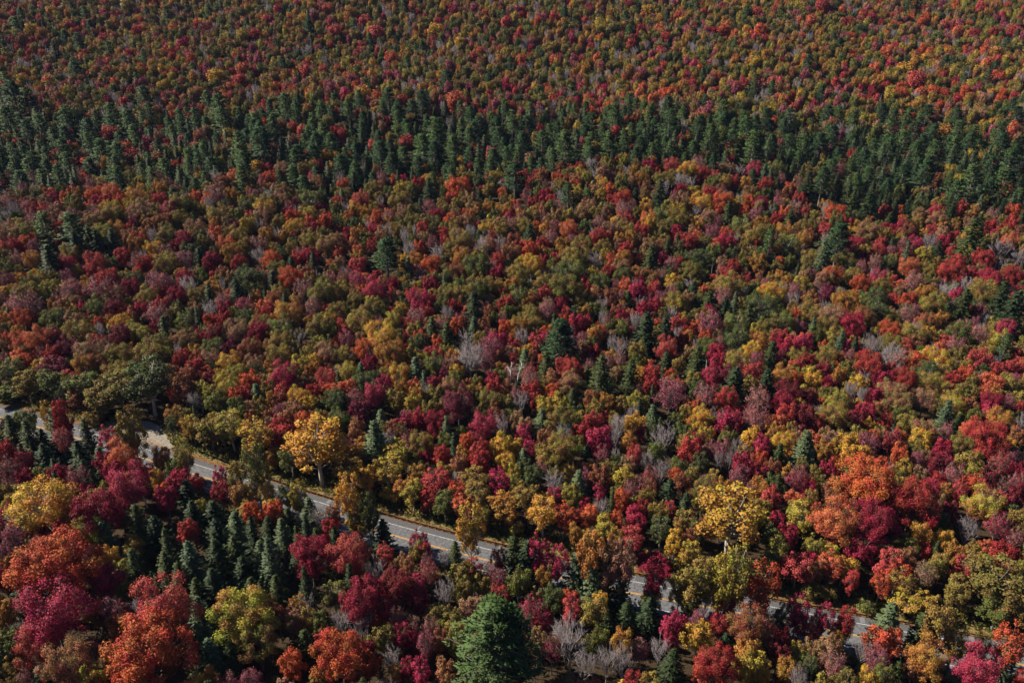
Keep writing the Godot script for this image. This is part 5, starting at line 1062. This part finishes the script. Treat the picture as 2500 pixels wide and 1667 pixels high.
	["ol", -156.8, -338.9, 8.4, 12.3], ["or", -169.1, -339.4, 6.4, 11.6], ["cr", -15.3, -339.8, 4.5, 10.3], ["ol", -103.0, -340.2, 8.5, 12.4], ["ol", -130.2, -340.4, 11.3, 14.5], ["pk", 211.8, -340.4, 6.8, 12.4],
	["cr", -150.6, -340.8, 9.0, 14.5], ["rd", -79.9, -341.1, 4.0, 9.6], ["or", 60.3, -341.2, 8.1, 13.1], ["rd", 149.7, -341.4, 6.1, 11.7], ["rd", 49.5, -341.5, 6.8, 12.4], ["sp", 123.5, -341.5, 8.7, 15.8],
	["sp", 194.8, -341.6, 8.7, 15.8], ["sp", 167.9, -341.8, 7.2, 13.1], ["ol", 73.9, -341.9, 11.4, 14.5], ["cr", -122.5, -342.6, 6.1, 11.7], ["tn", -111.0, -343.0, 10.4, 13.8], ["gr", -34.2, -343.2, 7.6, 11.7],
	["ol", -43.7, -343.3, 9.5, 13.2], ["rd", -117.3, -343.5, 6.1, 11.7], ["rd", 110.8, -343.7, 4.6, 10.3], ["go", -177.5, -344.0, 10.4, 13.8], ["am", 21.7, -344.7, 7.4, 12.4], ["rd", 189.0, -344.9, 8.4, 13.9],
	["or", -27.5, -345.0, 7.4, 12.5], ["rd", -208.3, -345.0, 6.9, 12.4], ["rd", 146.8, -345.1, 6.9, 12.5], ["rd", 118.7, -345.6, 6.9, 12.5], ["ol", -148.0, -345.6, 14.3, 16.7], ["ol", -64.9, -345.8, 7.7, 11.8],
	["gr", 66.6, -346.9, 8.6, 12.5], ["ye", -92.3, -347.0, 10.6, 13.9], ["rd", -215.3, -347.4, 7.7, 13.2], ["pk", 50.1, -347.4, 9.2, 14.6], ["tn", 88.8, -347.5, 8.7, 12.5], ["cr", -1.2, -347.6, 5.4, 11.1],
	["rd", 201.9, -347.9, 6.9, 12.5], ["gr", 155.6, -348.4, 7.7, 11.8], ["pk", 110.4, -348.5, 7.7, 13.2], ["sp", 97.8, -348.5, 8.8, 16.0], ["or", 145.7, -348.7, 10.7, 15.4], ["ol", -164.8, -349.3, 8.7, 12.5],
	["cr", -101.3, -349.6, 6.2, 11.8], ["go", -112.0, -349.7, 11.6, 14.7], ["or", 3.3, -349.9, 5.0, 10.4], ["tn", 34.3, -349.9, 10.6, 14.0], ["cr", -33.7, -350.0, 7.8, 13.3], ["sp", 161.7, -350.8, 11.1, 20.2],
	["rd", 133.2, -352.7, 6.2, 11.9], ["gr", -121.2, -352.8, 8.7, 12.6], ["or", 94.9, -353.3, 6.7, 11.9], ["rd", -159.3, -353.3, 7.8, 13.3], ["pk", -229.8, -354.1, 9.3, 14.8], ["or", -56.5, -354.7, 5.9, 11.2],
	["cr", -189.7, -354.9, 6.2, 11.8], ["sp", 156.0, -355.0, 9.7, 17.6], ["or", -21.6, -355.5, 5.1, 10.4], ["am", -171.9, -356.0, 10.0, 14.8], ["ol", -112.2, -356.2, 11.7, 14.8], ["pi", 202.9, -356.2, 10.7, 19.4],
	["or", 179.1, -356.2, 4.2, 9.7], ["or", -138.8, -356.4, 7.5, 12.6], ["pk", -136.0, -357.4, 10.2, 15.5], ["cr", -88.5, -357.8, 6.3, 11.9], ["go", 87.3, -358.1, 10.8, 14.1], ["gy", 130.7, -358.4, 7.9, 11.9],
	["or", 96.4, -358.5, 11.0, 15.6], ["pk", 21.7, -358.5, 5.5, 11.2], ["tn", -18.5, -358.7, 8.9, 12.7], ["am", -10.7, -358.7, 6.8, 11.9], ["pk", -37.7, -359.6, 7.9, 13.4], ["sp", 68.3, -359.6, 10.5, 19.1],
	["pi", 225.1, -360.1, 11.9, 21.6], ["or", -146.6, -360.1, 6.8, 11.9], ["cr", 116.1, -360.1, 7.9, 13.4], ["ol", -7.2, -360.6, 6.0, 10.5], ["or", -184.8, -360.6, 10.1, 14.9], ["rd", 9.8, -360.7, 6.3, 12.0],
	["rd", -60.9, -360.9, 4.8, 10.5], ["or", -193.2, -361.0, 9.3, 14.1], ["gr", -93.8, -361.2, 12.9, 15.7], ["rd", 18.3, -361.2, 6.4, 12.0], ["or", 51.8, -361.5, 8.5, 13.4], ["am", 146.2, -361.6, 6.0, 11.2],
	["am", 84.6, -361.7, 6.0, 11.2], ["cr", -213.5, -362.1, 6.4, 12.0], ["ol", 127.6, -362.2, 7.0, 11.2], ["go", -73.2, -362.6, 8.0, 12.0], ["or", 2.0, -362.6, 5.1, 10.5], ["or", 110.5, -363.0, 6.8, 12.0],
	["sp", 57.7, -363.1, 7.4, 13.5], ["pi", 212.9, -363.8, 12.8, 22.8], ["am", -130.8, -364.6, 7.7, 12.7], ["rd", -82.1, -364.7, 6.4, 12.0], ["rd", -71.3, -365.0, 9.6, 15.0], ["gy", 24.2, -365.6, 8.0, 12.0],
	["rd", 125.8, -366.0, 4.8, 10.5], ["ol", -52.9, -366.4, 12.1, 15.0], ["rd", 203.2, -366.8, 3.8, 9.0], ["rd", 93.1, -369.1, 7.3, 12.8], ["or", 46.1, -370.1, 6.9, 12.1], ["sp", 139.9, -370.2, 11.5, 20.8],
	["cr", 80.4, -371.0, 7.3, 12.8], ["cr", -19.1, -371.5, 4.9, 10.6], ["sp", -15.4, -371.6, 7.5, 13.7], ["pk", -163.4, -371.9, 8.1, 13.6], ["pk", 98.8, -372.0, 6.5, 12.1], ["tn", -110.0, -372.4, 10.2, 13.6],
	["cr", -210.9, -373.0, 5.7, 11.3], ["pk", -233.5, -373.3, 8.1, 13.6], ["ol", -80.8, -373.9, 9.2, 12.9], ["or", 17.4, -374.2, 5.3, 10.6], ["sp", -39.6, -374.8, 10.0, 18.2], ["or", -4.5, -375.2, 6.2, 11.4],
	["br", -138.9, -375.7, 9.6, 14.4], ["rd", 122.5, -377.1, 9.0, 14.5], ["sp", -91.7, -377.1, 6.8, 12.4], ["pi", 198.1, -377.2, 11.6, 21.0], ["or", -26.6, -377.7, 13.2, 17.6], ["pi", 1.3, -378.3, 12.3, 22.2],
	["go", 43.2, -378.6, 8.2, 12.2], ["or", 134.4, -379.0, 6.2, 11.4], ["pk", -119.7, -379.5, 8.2, 13.7], ["gy", 86.4, -379.9, 8.3, 12.2], ["ye", -199.6, -380.1, 9.3, 13.0], ["ol", 73.1, -380.2, 10.3, 13.7],
	["am", 62.8, -381.0, 8.9, 13.7], ["pk", -172.7, -381.4, 9.1, 14.5], ["rd", 107.6, -381.8, 6.6, 12.2], ["cr", -14.7, -381.8, 5.0, 10.7], ["or", -133.9, -381.9, 9.8, 14.5], ["br", -94.7, -382.3, 8.9, 13.8],
	["or", -117.5, -382.3, 9.8, 14.6], ["pk", 14.7, -382.4, 5.8, 11.5], ["sp", -77.0, -383.0, 9.3, 16.9], ["or", -82.5, -383.9, 8.1, 13.1], ["rd", 93.1, -384.9, 9.2, 14.6], ["pi", 191.1, -385.2, 9.3, 16.8],
	["rd", 8.8, -385.4, 5.9, 11.5], ["ol", -244.1, -385.5, 6.3, 10.7], ["ol", 83.9, -386.7, 8.4, 12.3], ["pi", 242.7, -386.9, 11.7, 21.3], ["pk", 133.1, -387.6, 5.9, 11.5], ["ye", -53.3, -387.8, 7.4, 11.5],
	["go", 86.9, -388.1, 12.6, 15.4], ["rd", 100.0, -388.2, 5.9, 11.5], ["or", -114.7, -388.3, 7.2, 12.3], ["rd", -47.0, -389.2, 7.6, 13.1], ["rd", 80.9, -390.7, 4.2, 10.0], ["pi", 158.2, -391.3, 9.9, 18.1],
	["tn", -252.8, -392.3, 7.4, 11.6], ["cr", 120.4, -392.4, 9.3, 14.7], ["rd", 12.8, -392.6, 6.8, 12.4], ["go", -41.3, -392.7, 9.6, 13.2], ["rd", 79.5, -392.9, 9.3, 14.7], ["cr", -99.3, -392.9, 6.0, 11.6],
	["gy", 113.2, -393.3, 8.5, 12.4], ["or", 72.2, -393.5, 5.5, 10.8], ["pi", -78.1, -394.0, 9.5, 17.2], ["cr", 235.0, -394.8, 4.3, 10.0], ["cr", 68.5, -395.2, 7.7, 13.2], ["cr", -54.9, -395.8, 5.2, 10.8],
	["rd", -11.3, -395.9, 5.2, 10.8], ["rd", 29.6, -395.9, 6.0, 11.6], ["pk", 92.2, -396.0, 9.4, 14.8], ["gr", 132.2, -396.5, 10.7, 14.0], ["tn", -115.2, -397.2, 9.6, 13.2], ["or", -59.8, -397.5, 4.6, 10.0],
	["rd", 34.3, -397.5, 6.9, 12.4], ["rd", 217.6, -399.6, 4.3, 10.0], ["cr", -122.9, -402.3, 4.1, 9.7], ["go", -129.7, -402.4, 7.6, 11.7], ["tn", -214.2, -403.0, 9.8, 13.3], ["rd", -98.6, -404.7, 6.1, 11.7],
	["cr", 111.5, -405.9, 6.1, 11.7], ["or", -236.1, -407.4, 5.6, 10.9], ["rd", 54.1, -407.5, 4.4, 10.1], ["or", -173.2, -407.6, 5.6, 10.9], ["pk", 2.2, -408.2, 6.2, 11.8], ["or", -49.3, -408.3, 5.7, 11.0],
	["pi", 123.5, -408.8, 13.1, 23.0], ["pi", 27.1, -411.2, 13.2, 23.1], ["rd", 44.3, -411.3, 3.9, 9.3], ["pi", -128.5, -411.4, 14.9, 25.0], ["or", -221.4, -411.7, 7.6, 12.6], ["pi", 50.1, -415.5, 10.7, 19.4],
	["am", 97.5, -415.8, 3.6, 8.7], ["or", -62.8, -416.4, 6.7, 11.9], ["rd", -107.5, -417.7, 6.4, 12.0], ["rd", -201.1, -418.6, 8.1, 13.6], ["or", -86.3, -418.7, 4.8, 10.2], ["pi", 152.5, -419.2, 10.8, 19.7],
	["go", -244.8, -420.5, 6.8, 11.1], ["pi", -102.7, -421.2, 10.8, 19.6], ["rd", 12.4, -421.7, 4.3, 10.1], ["pi", 162.3, -422.0, 10.9, 19.7], ["pi", -47.2, -422.9, 11.3, 20.6], ["pi", 146.2, -423.4, 10.0, 18.1],
	["pi", 191.4, -423.5, 9.5, 17.3], ["pi", -31.3, -426.1, 10.3, 18.7], ["rd", 116.3, -426.2, 5.8, 11.5], ["rd", -73.2, -428.0, 8.0, 13.5], ["rd", -241.9, -428.3, 6.6, 12.2], ["pi", 258.9, -429.2, 11.8, 21.5],
	["pi", 209.8, -429.9, 10.5, 19.1], ["pi", 200.7, -430.1, 9.6, 17.4], ["rd", -265.3, -430.7, 8.1, 13.6], ["rd", -200.1, -431.4, 6.6, 12.2], ["rd", -57.5, -433.0, 8.9, 14.3], ["or", -209.2, -433.0, 8.7, 13.6],
	["pi", 126.0, -433.9, 12.0, 21.8], ["rd", 176.7, -435.3, 4.5, 10.2], ["am", -152.5, -435.5, 7.2, 12.3], ["pi", -6.8, -436.0, 10.4, 18.9], ["cr", -239.8, -436.2, 6.0, 11.6], ["pi", 84.9, -436.6, 12.9, 22.8],
	["pk", -172.8, -436.9, 6.0, 11.6], ["pi", -41.2, -438.1, 13.0, 22.9], ["pi", 229.4, -438.8, 10.6, 19.3], ["rd", -278.4, -439.9, 3.7, 8.8], ["cr", -199.1, -440.4, 8.3, 13.7], ["or", -72.0, -442.1, 4.8, 10.2],
	["pi", -20.9, -443.0, 10.5, 19.1], ["pi", 245.3, -443.8, 10.6, 19.3], ["tn", -216.9, -446.4, 7.6, 11.7], ["rd", -54.4, -446.9, 4.6, 10.3], ["pi", 223.0, -447.2, 10.2, 18.6], ["pk", -183.1, -447.3, 6.8, 12.4],
	["or", 260.4, -448.6, 3.8, 9.1], ["rd", -224.4, -449.8, 11.4, 16.7], ["pi", -133.0, -450.9, 10.0, 18.2], ["pi", -281.2, -452.4, 12.4, 22.3], ["rd", 7.7, -453.3, 4.0, 9.6], ["am", -117.9, -453.7, 6.6, 11.8],
	["pi", 142.6, -455.8, 11.2, 20.3], ["rd", -50.5, -456.2, 4.0, 9.6], ["rd", -158.7, -456.7, 4.6, 10.4], ["rd", -123.4, -456.8, 6.9, 12.5], ["cr", 36.1, -457.6, 4.6, 10.4], ["pi", 8.4, -459.1, 8.9, 16.3],
	["pi", 284.9, -460.0, 11.3, 20.5], ["rd", -240.8, -460.7, 4.7, 10.4], ["pi", -217.5, -460.9, 12.6, 22.5], ["pi", -253.8, -462.0, 11.2, 20.5], ["or", 249.0, -462.5, 3.8, 9.1], ["or", 67.6, -462.5, 7.5, 12.6],
	["pi", -165.1, -462.5, 11.8, 21.5], ["pi", 120.5, -465.3, 11.3, 20.5], ["pi", 158.6, -465.9, 10.4, 18.9], ["pi", 197.0, -468.3, 10.4, 18.9], ["go", 273.5, -468.6, 6.8, 11.1], ["or", 82.4, -468.8, 5.9, 11.2],
	["or", -65.0, -469.5, 4.2, 9.7], ["rd", -203.9, -470.5, 4.8, 10.5], ["pi", 256.9, -470.5, 9.9, 18.1], ["pi", 221.0, -470.7, 10.4, 19.0], ["pi", -110.2, -471.8, 9.6, 17.5], ["pi", -231.7, -472.0, 12.0, 21.7],
	["pi", 230.7, -473.5, 10.0, 18.1], ["pi", 241.5, -474.1, 11.0, 20.0], ["pi", -131.2, -474.7, 12.9, 22.8], ["or", -102.5, -474.8, 7.7, 12.7], ["am", -77.6, -475.2, 9.4, 14.2], ["or", 191.2, -475.2, 4.4, 9.9],
	["pi", 184.2, -475.5, 10.5, 19.1], ["pi", -194.7, -477.8, 9.7, 17.6], ["pi", -171.1, -478.5, 15.0, 25.1], ["pi", 192.2, -480.1, 9.5, 17.3], ["rd", 178.8, -480.1, 4.2, 9.9], ["or", -10.9, -480.6, 7.8, 12.8],
	["go", 280.8, -483.3, 6.1, 10.6], ["pi", -53.4, -483.9, 10.9, 19.8], ["rd", -18.3, -485.8, 4.9, 10.6], ["br", -79.8, -485.9, 8.7, 13.6], ["pi", -287.5, -487.6, 12.2, 22.0], ["pi", -73.6, -489.6, 10.3, 18.8],
	["pi", -297.2, -490.4, 15.3, 25.4], ["or", -191.8, -490.9, 4.4, 9.9], ["pi", 222.5, -491.0, 9.1, 16.5], ["or", -33.8, -491.7, 12.3, 16.7], ["or", -22.3, -493.9, 6.2, 11.4], ["or", -60.6, -494.8, 5.3, 10.6],
	["rd", -66.5, -496.0, 7.4, 13.0], ["or", 158.9, -496.4, 3.8, 9.1], ["pi", 71.2, -497.1, 9.2, 16.8], ["rd", 276.9, -500.9, 4.3, 10.0], ["or", 98.1, -502.1, 5.4, 10.7], ["rd", -112.9, -502.3, 5.0, 10.7],
	["rd", 287.6, -502.5, 5.0, 10.7], ["rd", -237.3, -502.9, 8.4, 13.9], ["cr", -100.8, -503.2, 9.2, 14.6], ["or", 299.0, -503.3, 7.7, 12.7], ["go", -91.2, -504.1, 11.5, 14.6], ["or", 265.0, -505.8, 7.0, 12.1],
	["pi", -188.0, -506.9, 9.9, 18.0], ["rd", 309.6, -506.9, 7.2, 12.8], ["pi", -227.1, -507.7, 10.5, 19.2], ["rd", -81.6, -508.7, 4.2, 10.0], ["cr", 171.9, -509.0, 4.4, 10.1], ["or", 189.7, -512.9, 3.7, 8.7],
	["rd", 209.1, -514.1, 4.0, 9.4], ["or", 46.9, -515.1, 7.3, 12.4], ["go", 187.0, -515.7, 6.4, 10.8], ["rd", 219.8, -516.0, 8.1, 13.6], ["or", 119.1, -517.9, 6.4, 11.6], ["pk", -228.1, -520.3, 4.3, 10.1],
	["rd", -148.4, -520.7, 5.2, 10.9], ["or", 281.3, -521.5, 4.8, 10.2], ["rd", -48.7, -521.8, 6.0, 11.7], ["cr", 227.1, -521.9, 4.0, 9.5], ["or", 267.0, -523.2, 10.3, 15.0], ["pk", -192.5, -524.1, 4.4, 10.1],
	["gr", -268.0, -524.7, 8.7, 12.5], ["or", -111.9, -524.8, 5.6, 10.9], ["or", 246.7, -524.9, 10.4, 15.1], ["pi", -41.1, -525.2, 11.3, 20.6], ["or", 260.3, -525.5, 8.8, 13.7], ["rd", 49.3, -525.9, 6.1, 11.7],
	["rd", -243.6, -526.1, 5.2, 10.9], ["rd", 130.5, -526.4, 6.1, 11.7], ["cr", 58.0, -527.8, 8.7, 14.2], ["or", 277.3, -527.8, 6.4, 11.6], ["pk", -202.8, -528.2, 6.1, 11.7], ["rd", -218.0, -529.9, 4.1, 9.7],
	["rd", -137.4, -530.2, 4.4, 10.1], ["or", -19.0, -531.4, 6.6, 11.8], ["am", -161.0, -532.2, 6.6, 11.8], ["rd", 158.2, -532.4, 5.3, 11.0], ["am", 104.0, -532.8, 8.5, 13.4], ["ye", 296.9, -533.5, 8.5, 12.4],
	["rd", -303.7, -533.7, 5.3, 11.0], ["or", 95.0, -534.4, 4.7, 10.2], ["rd", -169.5, -534.7, 6.2, 11.8], ["rd", 150.6, -535.1, 9.7, 15.1], ["pk", -72.0, -536.9, 7.1, 12.6], ["or", -153.1, -537.1, 7.6, 12.7],
	["rd", 117.6, -538.5, 8.0, 13.5], ["rd", 263.7, -538.6, 13.7, 18.8], ["rd", 281.3, -539.9, 6.9, 12.4], ["rd", 309.6, -540.0, 5.3, 11.0], ["rd", 244.2, -540.3, 7.6, 13.2], ["rd", -176.9, -540.3, 11.6, 16.8],
	["or", 316.9, -540.4, 11.4, 16.0], ["or", -149.7, -542.2, 4.8, 10.2], ["rd", -289.6, -542.7, 7.2, 12.7], ["or", -305.0, -543.1, 9.6, 14.4], ["cr", 112.9, -543.7, 3.9, 9.4], ["go", 93.2, -543.8, 7.9, 11.9],
	["rd", 206.0, -544.9, 6.9, 12.5], ["cr", 292.8, -547.4, 6.2, 11.8], ["go", -195.9, -548.3, 13.5, 16.1], ["pi", -287.1, -548.3, 11.6, 21.0], ["gr", -299.5, -548.4, 10.2, 13.6], ["ye", 65.0, -549.0, 5.7, 10.3],
	["am", -116.7, -554.8, 4.9, 10.3], ["or", -47.3, -554.8, 6.8, 12.0], ["or", -110.2, -555.2, 6.8, 12.0], ["or", -83.2, -555.3, 5.9, 11.1], ["rd", 39.6, -557.5, 5.5, 11.2], ["ye", -52.6, -558.8, 5.7, 10.3],
	["or", -99.0, -561.9, 5.9, 11.2], ["or", -180.9, -563.5, 10.9, 15.5], ["rd", -140.4, -563.8, 10.2, 15.5], ["or", -63.9, -565.3, 5.0, 10.3], ["or", -246.4, -565.4, 5.0, 10.3], ["ol", -228.4, -565.4, 9.2, 12.9],
	["rd", -190.1, -565.5, 5.6, 11.2], ["pk", 88.1, -566.1, 10.2, 15.6], ["rd", 203.8, -567.7, 8.0, 13.5], ["go", 266.5, -567.9, 11.9, 15.0], ["rd", -210.5, -568.1, 6.5, 12.1], ["pk", 100.2, -569.7, 8.4, 13.9],
	["cr", 119.5, -570.1, 5.6, 11.3], ["or", 323.9, -570.6, 11.1, 15.7], ["or", 247.3, -571.4, 9.4, 14.3], ["or", -261.8, -571.5, 4.5, 9.9], ["rd", 258.5, -571.6, 5.6, 11.3], ["tn", -98.7, -571.6, 10.5, 13.9],
	["ye", 174.4, -571.8, 10.5, 13.9], ["go", 151.7, -573.4, 7.0, 11.3], ["rd", 48.2, -574.2, 4.0, 9.5], ["go", 157.0, -574.5, 5.9, 10.4], ["ye", 13.6, -574.8, 7.1, 11.3], ["rd", -278.2, -575.6, 8.5, 13.9],
	["cr", 124.6, -576.0, 8.5, 13.9], ["go", 168.1, -576.9, 11.8, 14.8], ["rd", 225.1, -579.1, 4.1, 9.8], ["cr", 231.4, -580.5, 4.9, 10.6], ["gr", 278.3, -581.0, 5.1, 9.8], ["gr", 308.3, -582.4, 13.2, 15.9],
	["rd", -151.9, -584.3, 7.6, 13.2], ["or", -210.8, -585.3, 6.1, 11.4], ["rd", -143.6, -585.6, 7.7, 13.2], ["tn", 267.5, -587.6, 8.2, 12.2], ["rd", 100.6, -588.0, 5.8, 11.4], ["rd", 348.4, -588.0, 6.6, 12.2],
	["rd", -314.4, -588.5, 6.7, 12.3], ["rd", 93.1, -589.6, 5.8, 11.4], ["go", 227.5, -591.0, 5.2, 9.9], ["rd", 106.2, -591.7, 5.8, 11.4], ["or", -84.5, -592.4, 12.4, 16.8], ["ol", -209.6, -594.1, 13.2, 15.9],
	["ol", 12.3, -594.4, 9.7, 13.3], ["cr", -263.0, -595.0, 6.8, 12.3], ["ol", -329.0, -595.8, 9.7, 13.3], ["or", 268.9, -596.9, 7.1, 12.2], ["or", -305.1, -596.9, 7.3, 12.4], ["or", 30.6, -597.3, 8.3, 13.3],
	["am", 343.7, -598.5, 11.6, 16.1], ["am", -75.0, -599.5, 11.5, 16.0], ["sp", -326.5, -601.9, 11.4, 20.7], ["or", 60.6, -602.5, 8.4, 13.4], ["cr", -312.1, -602.5, 5.9, 11.5], ["rd", -248.8, -604.1, 6.9, 12.4],
	["gr", -146.8, -604.7, 9.8, 13.4], ["cr", -54.7, -606.1, 4.9, 10.6], ["ye", -3.7, -606.1, 9.8, 13.4], ["cr", 51.3, -606.6, 4.9, 10.6], ["rd", 45.2, -608.2, 4.9, 10.6], ["cr", -237.6, -608.3, 9.8, 15.2],
	["rd", -20.5, -609.6, 6.9, 12.5], ["pk", 103.7, -609.6, 5.9, 11.6], ["rd", -9.9, -609.8, 6.9, 12.5], ["or", 270.9, -610.6, 10.0, 14.7], ["or", 26.8, -611.2, 7.4, 12.5], ["or", 34.9, -613.2, 5.3, 10.7],
	["gr", -73.9, -613.4, 11.2, 14.4], ["ol", 27.7, -613.6, 13.7, 16.2], ["rd", 108.9, -615.4, 7.0, 12.5], ["go", -167.0, -616.0, 6.2, 10.7], ["gr", -273.9, -616.7, 11.2, 14.4], ["rd", -263.8, -617.3, 5.0, 10.7],
	["am", -122.0, -617.9, 6.5, 11.6], ["ol", -155.3, -619.7, 7.5, 11.7], ["rd", -30.6, -619.8, 6.0, 11.6], ["cr", 14.1, -619.8, 6.0, 11.6], ["rd", -355.5, -621.8, 5.0, 10.7], ["go", 123.2, -621.9, 10.1, 13.5],
	["cr", -58.7, -622.2, 6.0, 11.7], ["cr", -95.0, -623.3, 6.1, 11.7], ["cr", 25.5, -625.7, 7.1, 12.6], ["cr", -212.5, -626.0, 6.1, 11.7], ["rd", 178.7, -626.9, 8.1, 13.6], ["cr", 285.4, -627.2, 7.0, 12.5],
	["rd", 88.0, -627.2, 9.1, 14.6], ["rd", -111.9, -628.8, 9.2, 14.6], ["am", -263.2, -629.1, 8.7, 13.6], ["rd", -372.1, -629.8, 8.1, 13.6], ["go", -39.2, -630.3, 10.2, 13.6], ["cr", -357.8, -632.9, 6.1, 11.7],
	["am", -348.3, -633.1, 4.4, 9.8], ["am", -342.4, -633.1, 4.9, 10.3], ["ye", -199.8, -633.3, 12.7, 15.6], ["cr", 300.3, -634.4, 5.3, 10.9], ["rd", -14.8, -634.6, 5.1, 10.8], ["rd", -307.7, -637.2, 8.2, 13.7],
	["rd", -192.2, -637.2, 10.2, 15.6], ["am", 261.8, -638.0, 6.6, 11.8], ["am", -91.5, -639.2, 6.6, 11.8], ["rd", 116.0, -639.3, 9.3, 14.7], ["or", 186.2, -639.9, 12.1, 16.6], ["rd", 92.3, -640.2, 8.2, 13.7],
	["cr", -59.3, -641.4, 6.2, 11.8], ["or", 255.8, -642.1, 8.5, 13.5], ["or", 160.5, -643.4, 12.2, 16.6], ["am", -355.0, -643.5, 8.9, 13.8], ["cr", 267.2, -644.4, 7.1, 12.7], ["go", -365.1, -646.4, 13.0, 15.7],
	["rd", -145.3, -647.0, 6.3, 11.9], ["rd", 381.8, -647.1, 10.7, 16.0], ["gr", 324.0, -647.1, 12.3, 15.2], ["cr", -303.7, -647.5, 7.3, 12.8], ["rd", -101.6, -648.2, 13.5, 18.7], ["go", 178.7, -649.4, 9.1, 12.8],
	["go", 58.0, -649.6, 5.2, 9.9], ["rd", 352.7, -649.9, 9.8, 15.2], ["rd", 369.8, -651.0, 9.8, 15.2], ["cr", -232.8, -651.7, 10.4, 15.8], ["rd", -136.6, -651.8, 11.5, 16.8], ["ol", -32.9, -652.5, 11.8, 14.8],
	["rd", -286.7, -652.7, 10.5, 15.8], ["rd", -210.1, -652.9, 6.3, 11.9], ["rd", 317.6, -653.5, 6.3, 11.9], ["or", 114.5, -653.8, 7.9, 12.9], ["rd", -333.2, -654.1, 7.3, 12.9], ["rd", -4.9, -654.4, 12.6, 17.8],
	["go", -58.3, -654.9, 14.4, 16.8], ["ol", 78.9, -655.0, 14.4, 16.8], ["am", -343.6, -655.1, 9.0, 13.9], ["rd", 98.7, -655.9, 10.5, 15.9], ["or", 343.9, -656.6, 10.6, 15.3], ["cr", -340.8, -657.5, 9.5, 14.9],
	["or", -261.6, -658.2, 9.0, 13.9], ["gr", 269.3, -658.3, 13.6, 16.2], ["or", -75.2, -661.8, 5.7, 11.0], ["pk", -88.5, -662.1, 7.4, 13.0], ["gr", -22.9, -662.2, 10.6, 13.9], ["or", 112.3, -663.9, 6.8, 12.0],
	["rd", -329.9, -664.3, 8.5, 14.0], ["cr", -244.0, -665.3, 8.5, 14.0], ["ye", 69.6, -665.7, 10.6, 14.0], ["or", 234.6, -667.7, 10.8, 15.4], ["rd", 262.7, -668.3, 11.9, 17.1], ["rd", 347.3, -669.1, 8.3, 13.7],
	["rd", 32.6, -670.6, 9.6, 15.0], ["cr", -360.0, -671.7, 6.4, 12.0], ["go", -109.8, -673.0, 10.8, 14.1], ["or", -120.6, -674.2, 6.9, 12.1], ["cr", -190.0, -674.7, 8.6, 14.1], ["am", -315.5, -675.0, 8.1, 13.1],
	["rd", -116.8, -675.8, 10.8, 16.1], ["cr", -58.0, -675.9, 8.6, 14.1], ["go", 132.3, -676.0, 9.4, 13.1], ["rd", -392.7, -676.3, 8.6, 14.1], ["rd", 343.2, -676.3, 7.4, 12.9], ["cr", -211.2, -677.7, 6.5, 12.1],
	["go", -164.5, -678.7, 10.8, 14.1], ["or", 327.9, -680.4, 12.0, 16.5], ["go", -246.8, -681.0, 8.2, 12.1], ["or", -131.4, -681.8, 7.0, 12.1], ["rd", 195.2, -683.2, 10.9, 16.2], ["go", -43.1, -685.0, 9.6, 13.2],
	["cr", 288.8, -687.3, 9.4, 14.8], ["go", -299.5, -688.4, 9.6, 13.2], ["go", -368.6, -688.4, 10.9, 14.2], ["cr", 94.3, -688.5, 5.5, 11.1], ["cr", 78.5, -689.2, 7.7, 13.2], ["am", -130.3, -689.5, 12.9, 17.3],
	["cr", -329.1, -690.5, 8.8, 14.2], ["am", 342.3, -691.4, 6.1, 11.3], ["or", 321.1, -691.5, 8.1, 13.1], ["cr", -70.1, -691.7, 6.6, 12.2], ["tn", -359.5, -692.3, 12.4, 15.3], ["go", 119.5, -693.6, 8.3, 12.2],
	["rd", -189.4, -695.3, 9.9, 15.3], ["cr", -46.6, -696.2, 11.1, 16.4], ["rd", -201.1, -696.9, 5.5, 11.2], ["rd", 286.3, -697.0, 8.5, 14.0], ["pk", -29.8, -697.3, 10.0, 15.3], ["rd", -380.6, -699.2, 7.8, 13.3],
	["or", -150.8, -699.6, 9.5, 14.3], ["rd", 382.7, -700.3, 11.4, 16.7], ["go", 110.5, -700.8, 12.5, 15.4], ["rd", 253.5, -702.9, 12.4, 17.6], ["rd", -299.2, -704.1, 8.9, 14.4], ["am", -163.6, -704.1, 9.6, 14.4],
	["ye", 235.5, -704.6, 12.0, 15.0], ["go", -335.2, -705.1, 8.4, 12.3], ["ol", -314.1, -707.9, 14.0, 16.5], ["rd", 339.5, -708.7, 9.6, 15.0], ["rd", -175.8, -710.1, 9.0, 14.4], ["cr", 79.8, -711.7, 4.5, 10.2],
	["cr", 94.9, -712.2, 7.9, 13.4], ["am", 57.6, -712.4, 7.2, 12.3], ["rd", -335.6, -714.1, 9.0, 14.5], ["cr", 176.1, -714.6, 9.1, 14.5], ["cr", 203.4, -715.0, 7.9, 13.4], ["rd", 310.9, -724.5, 6.9, 12.4],
]
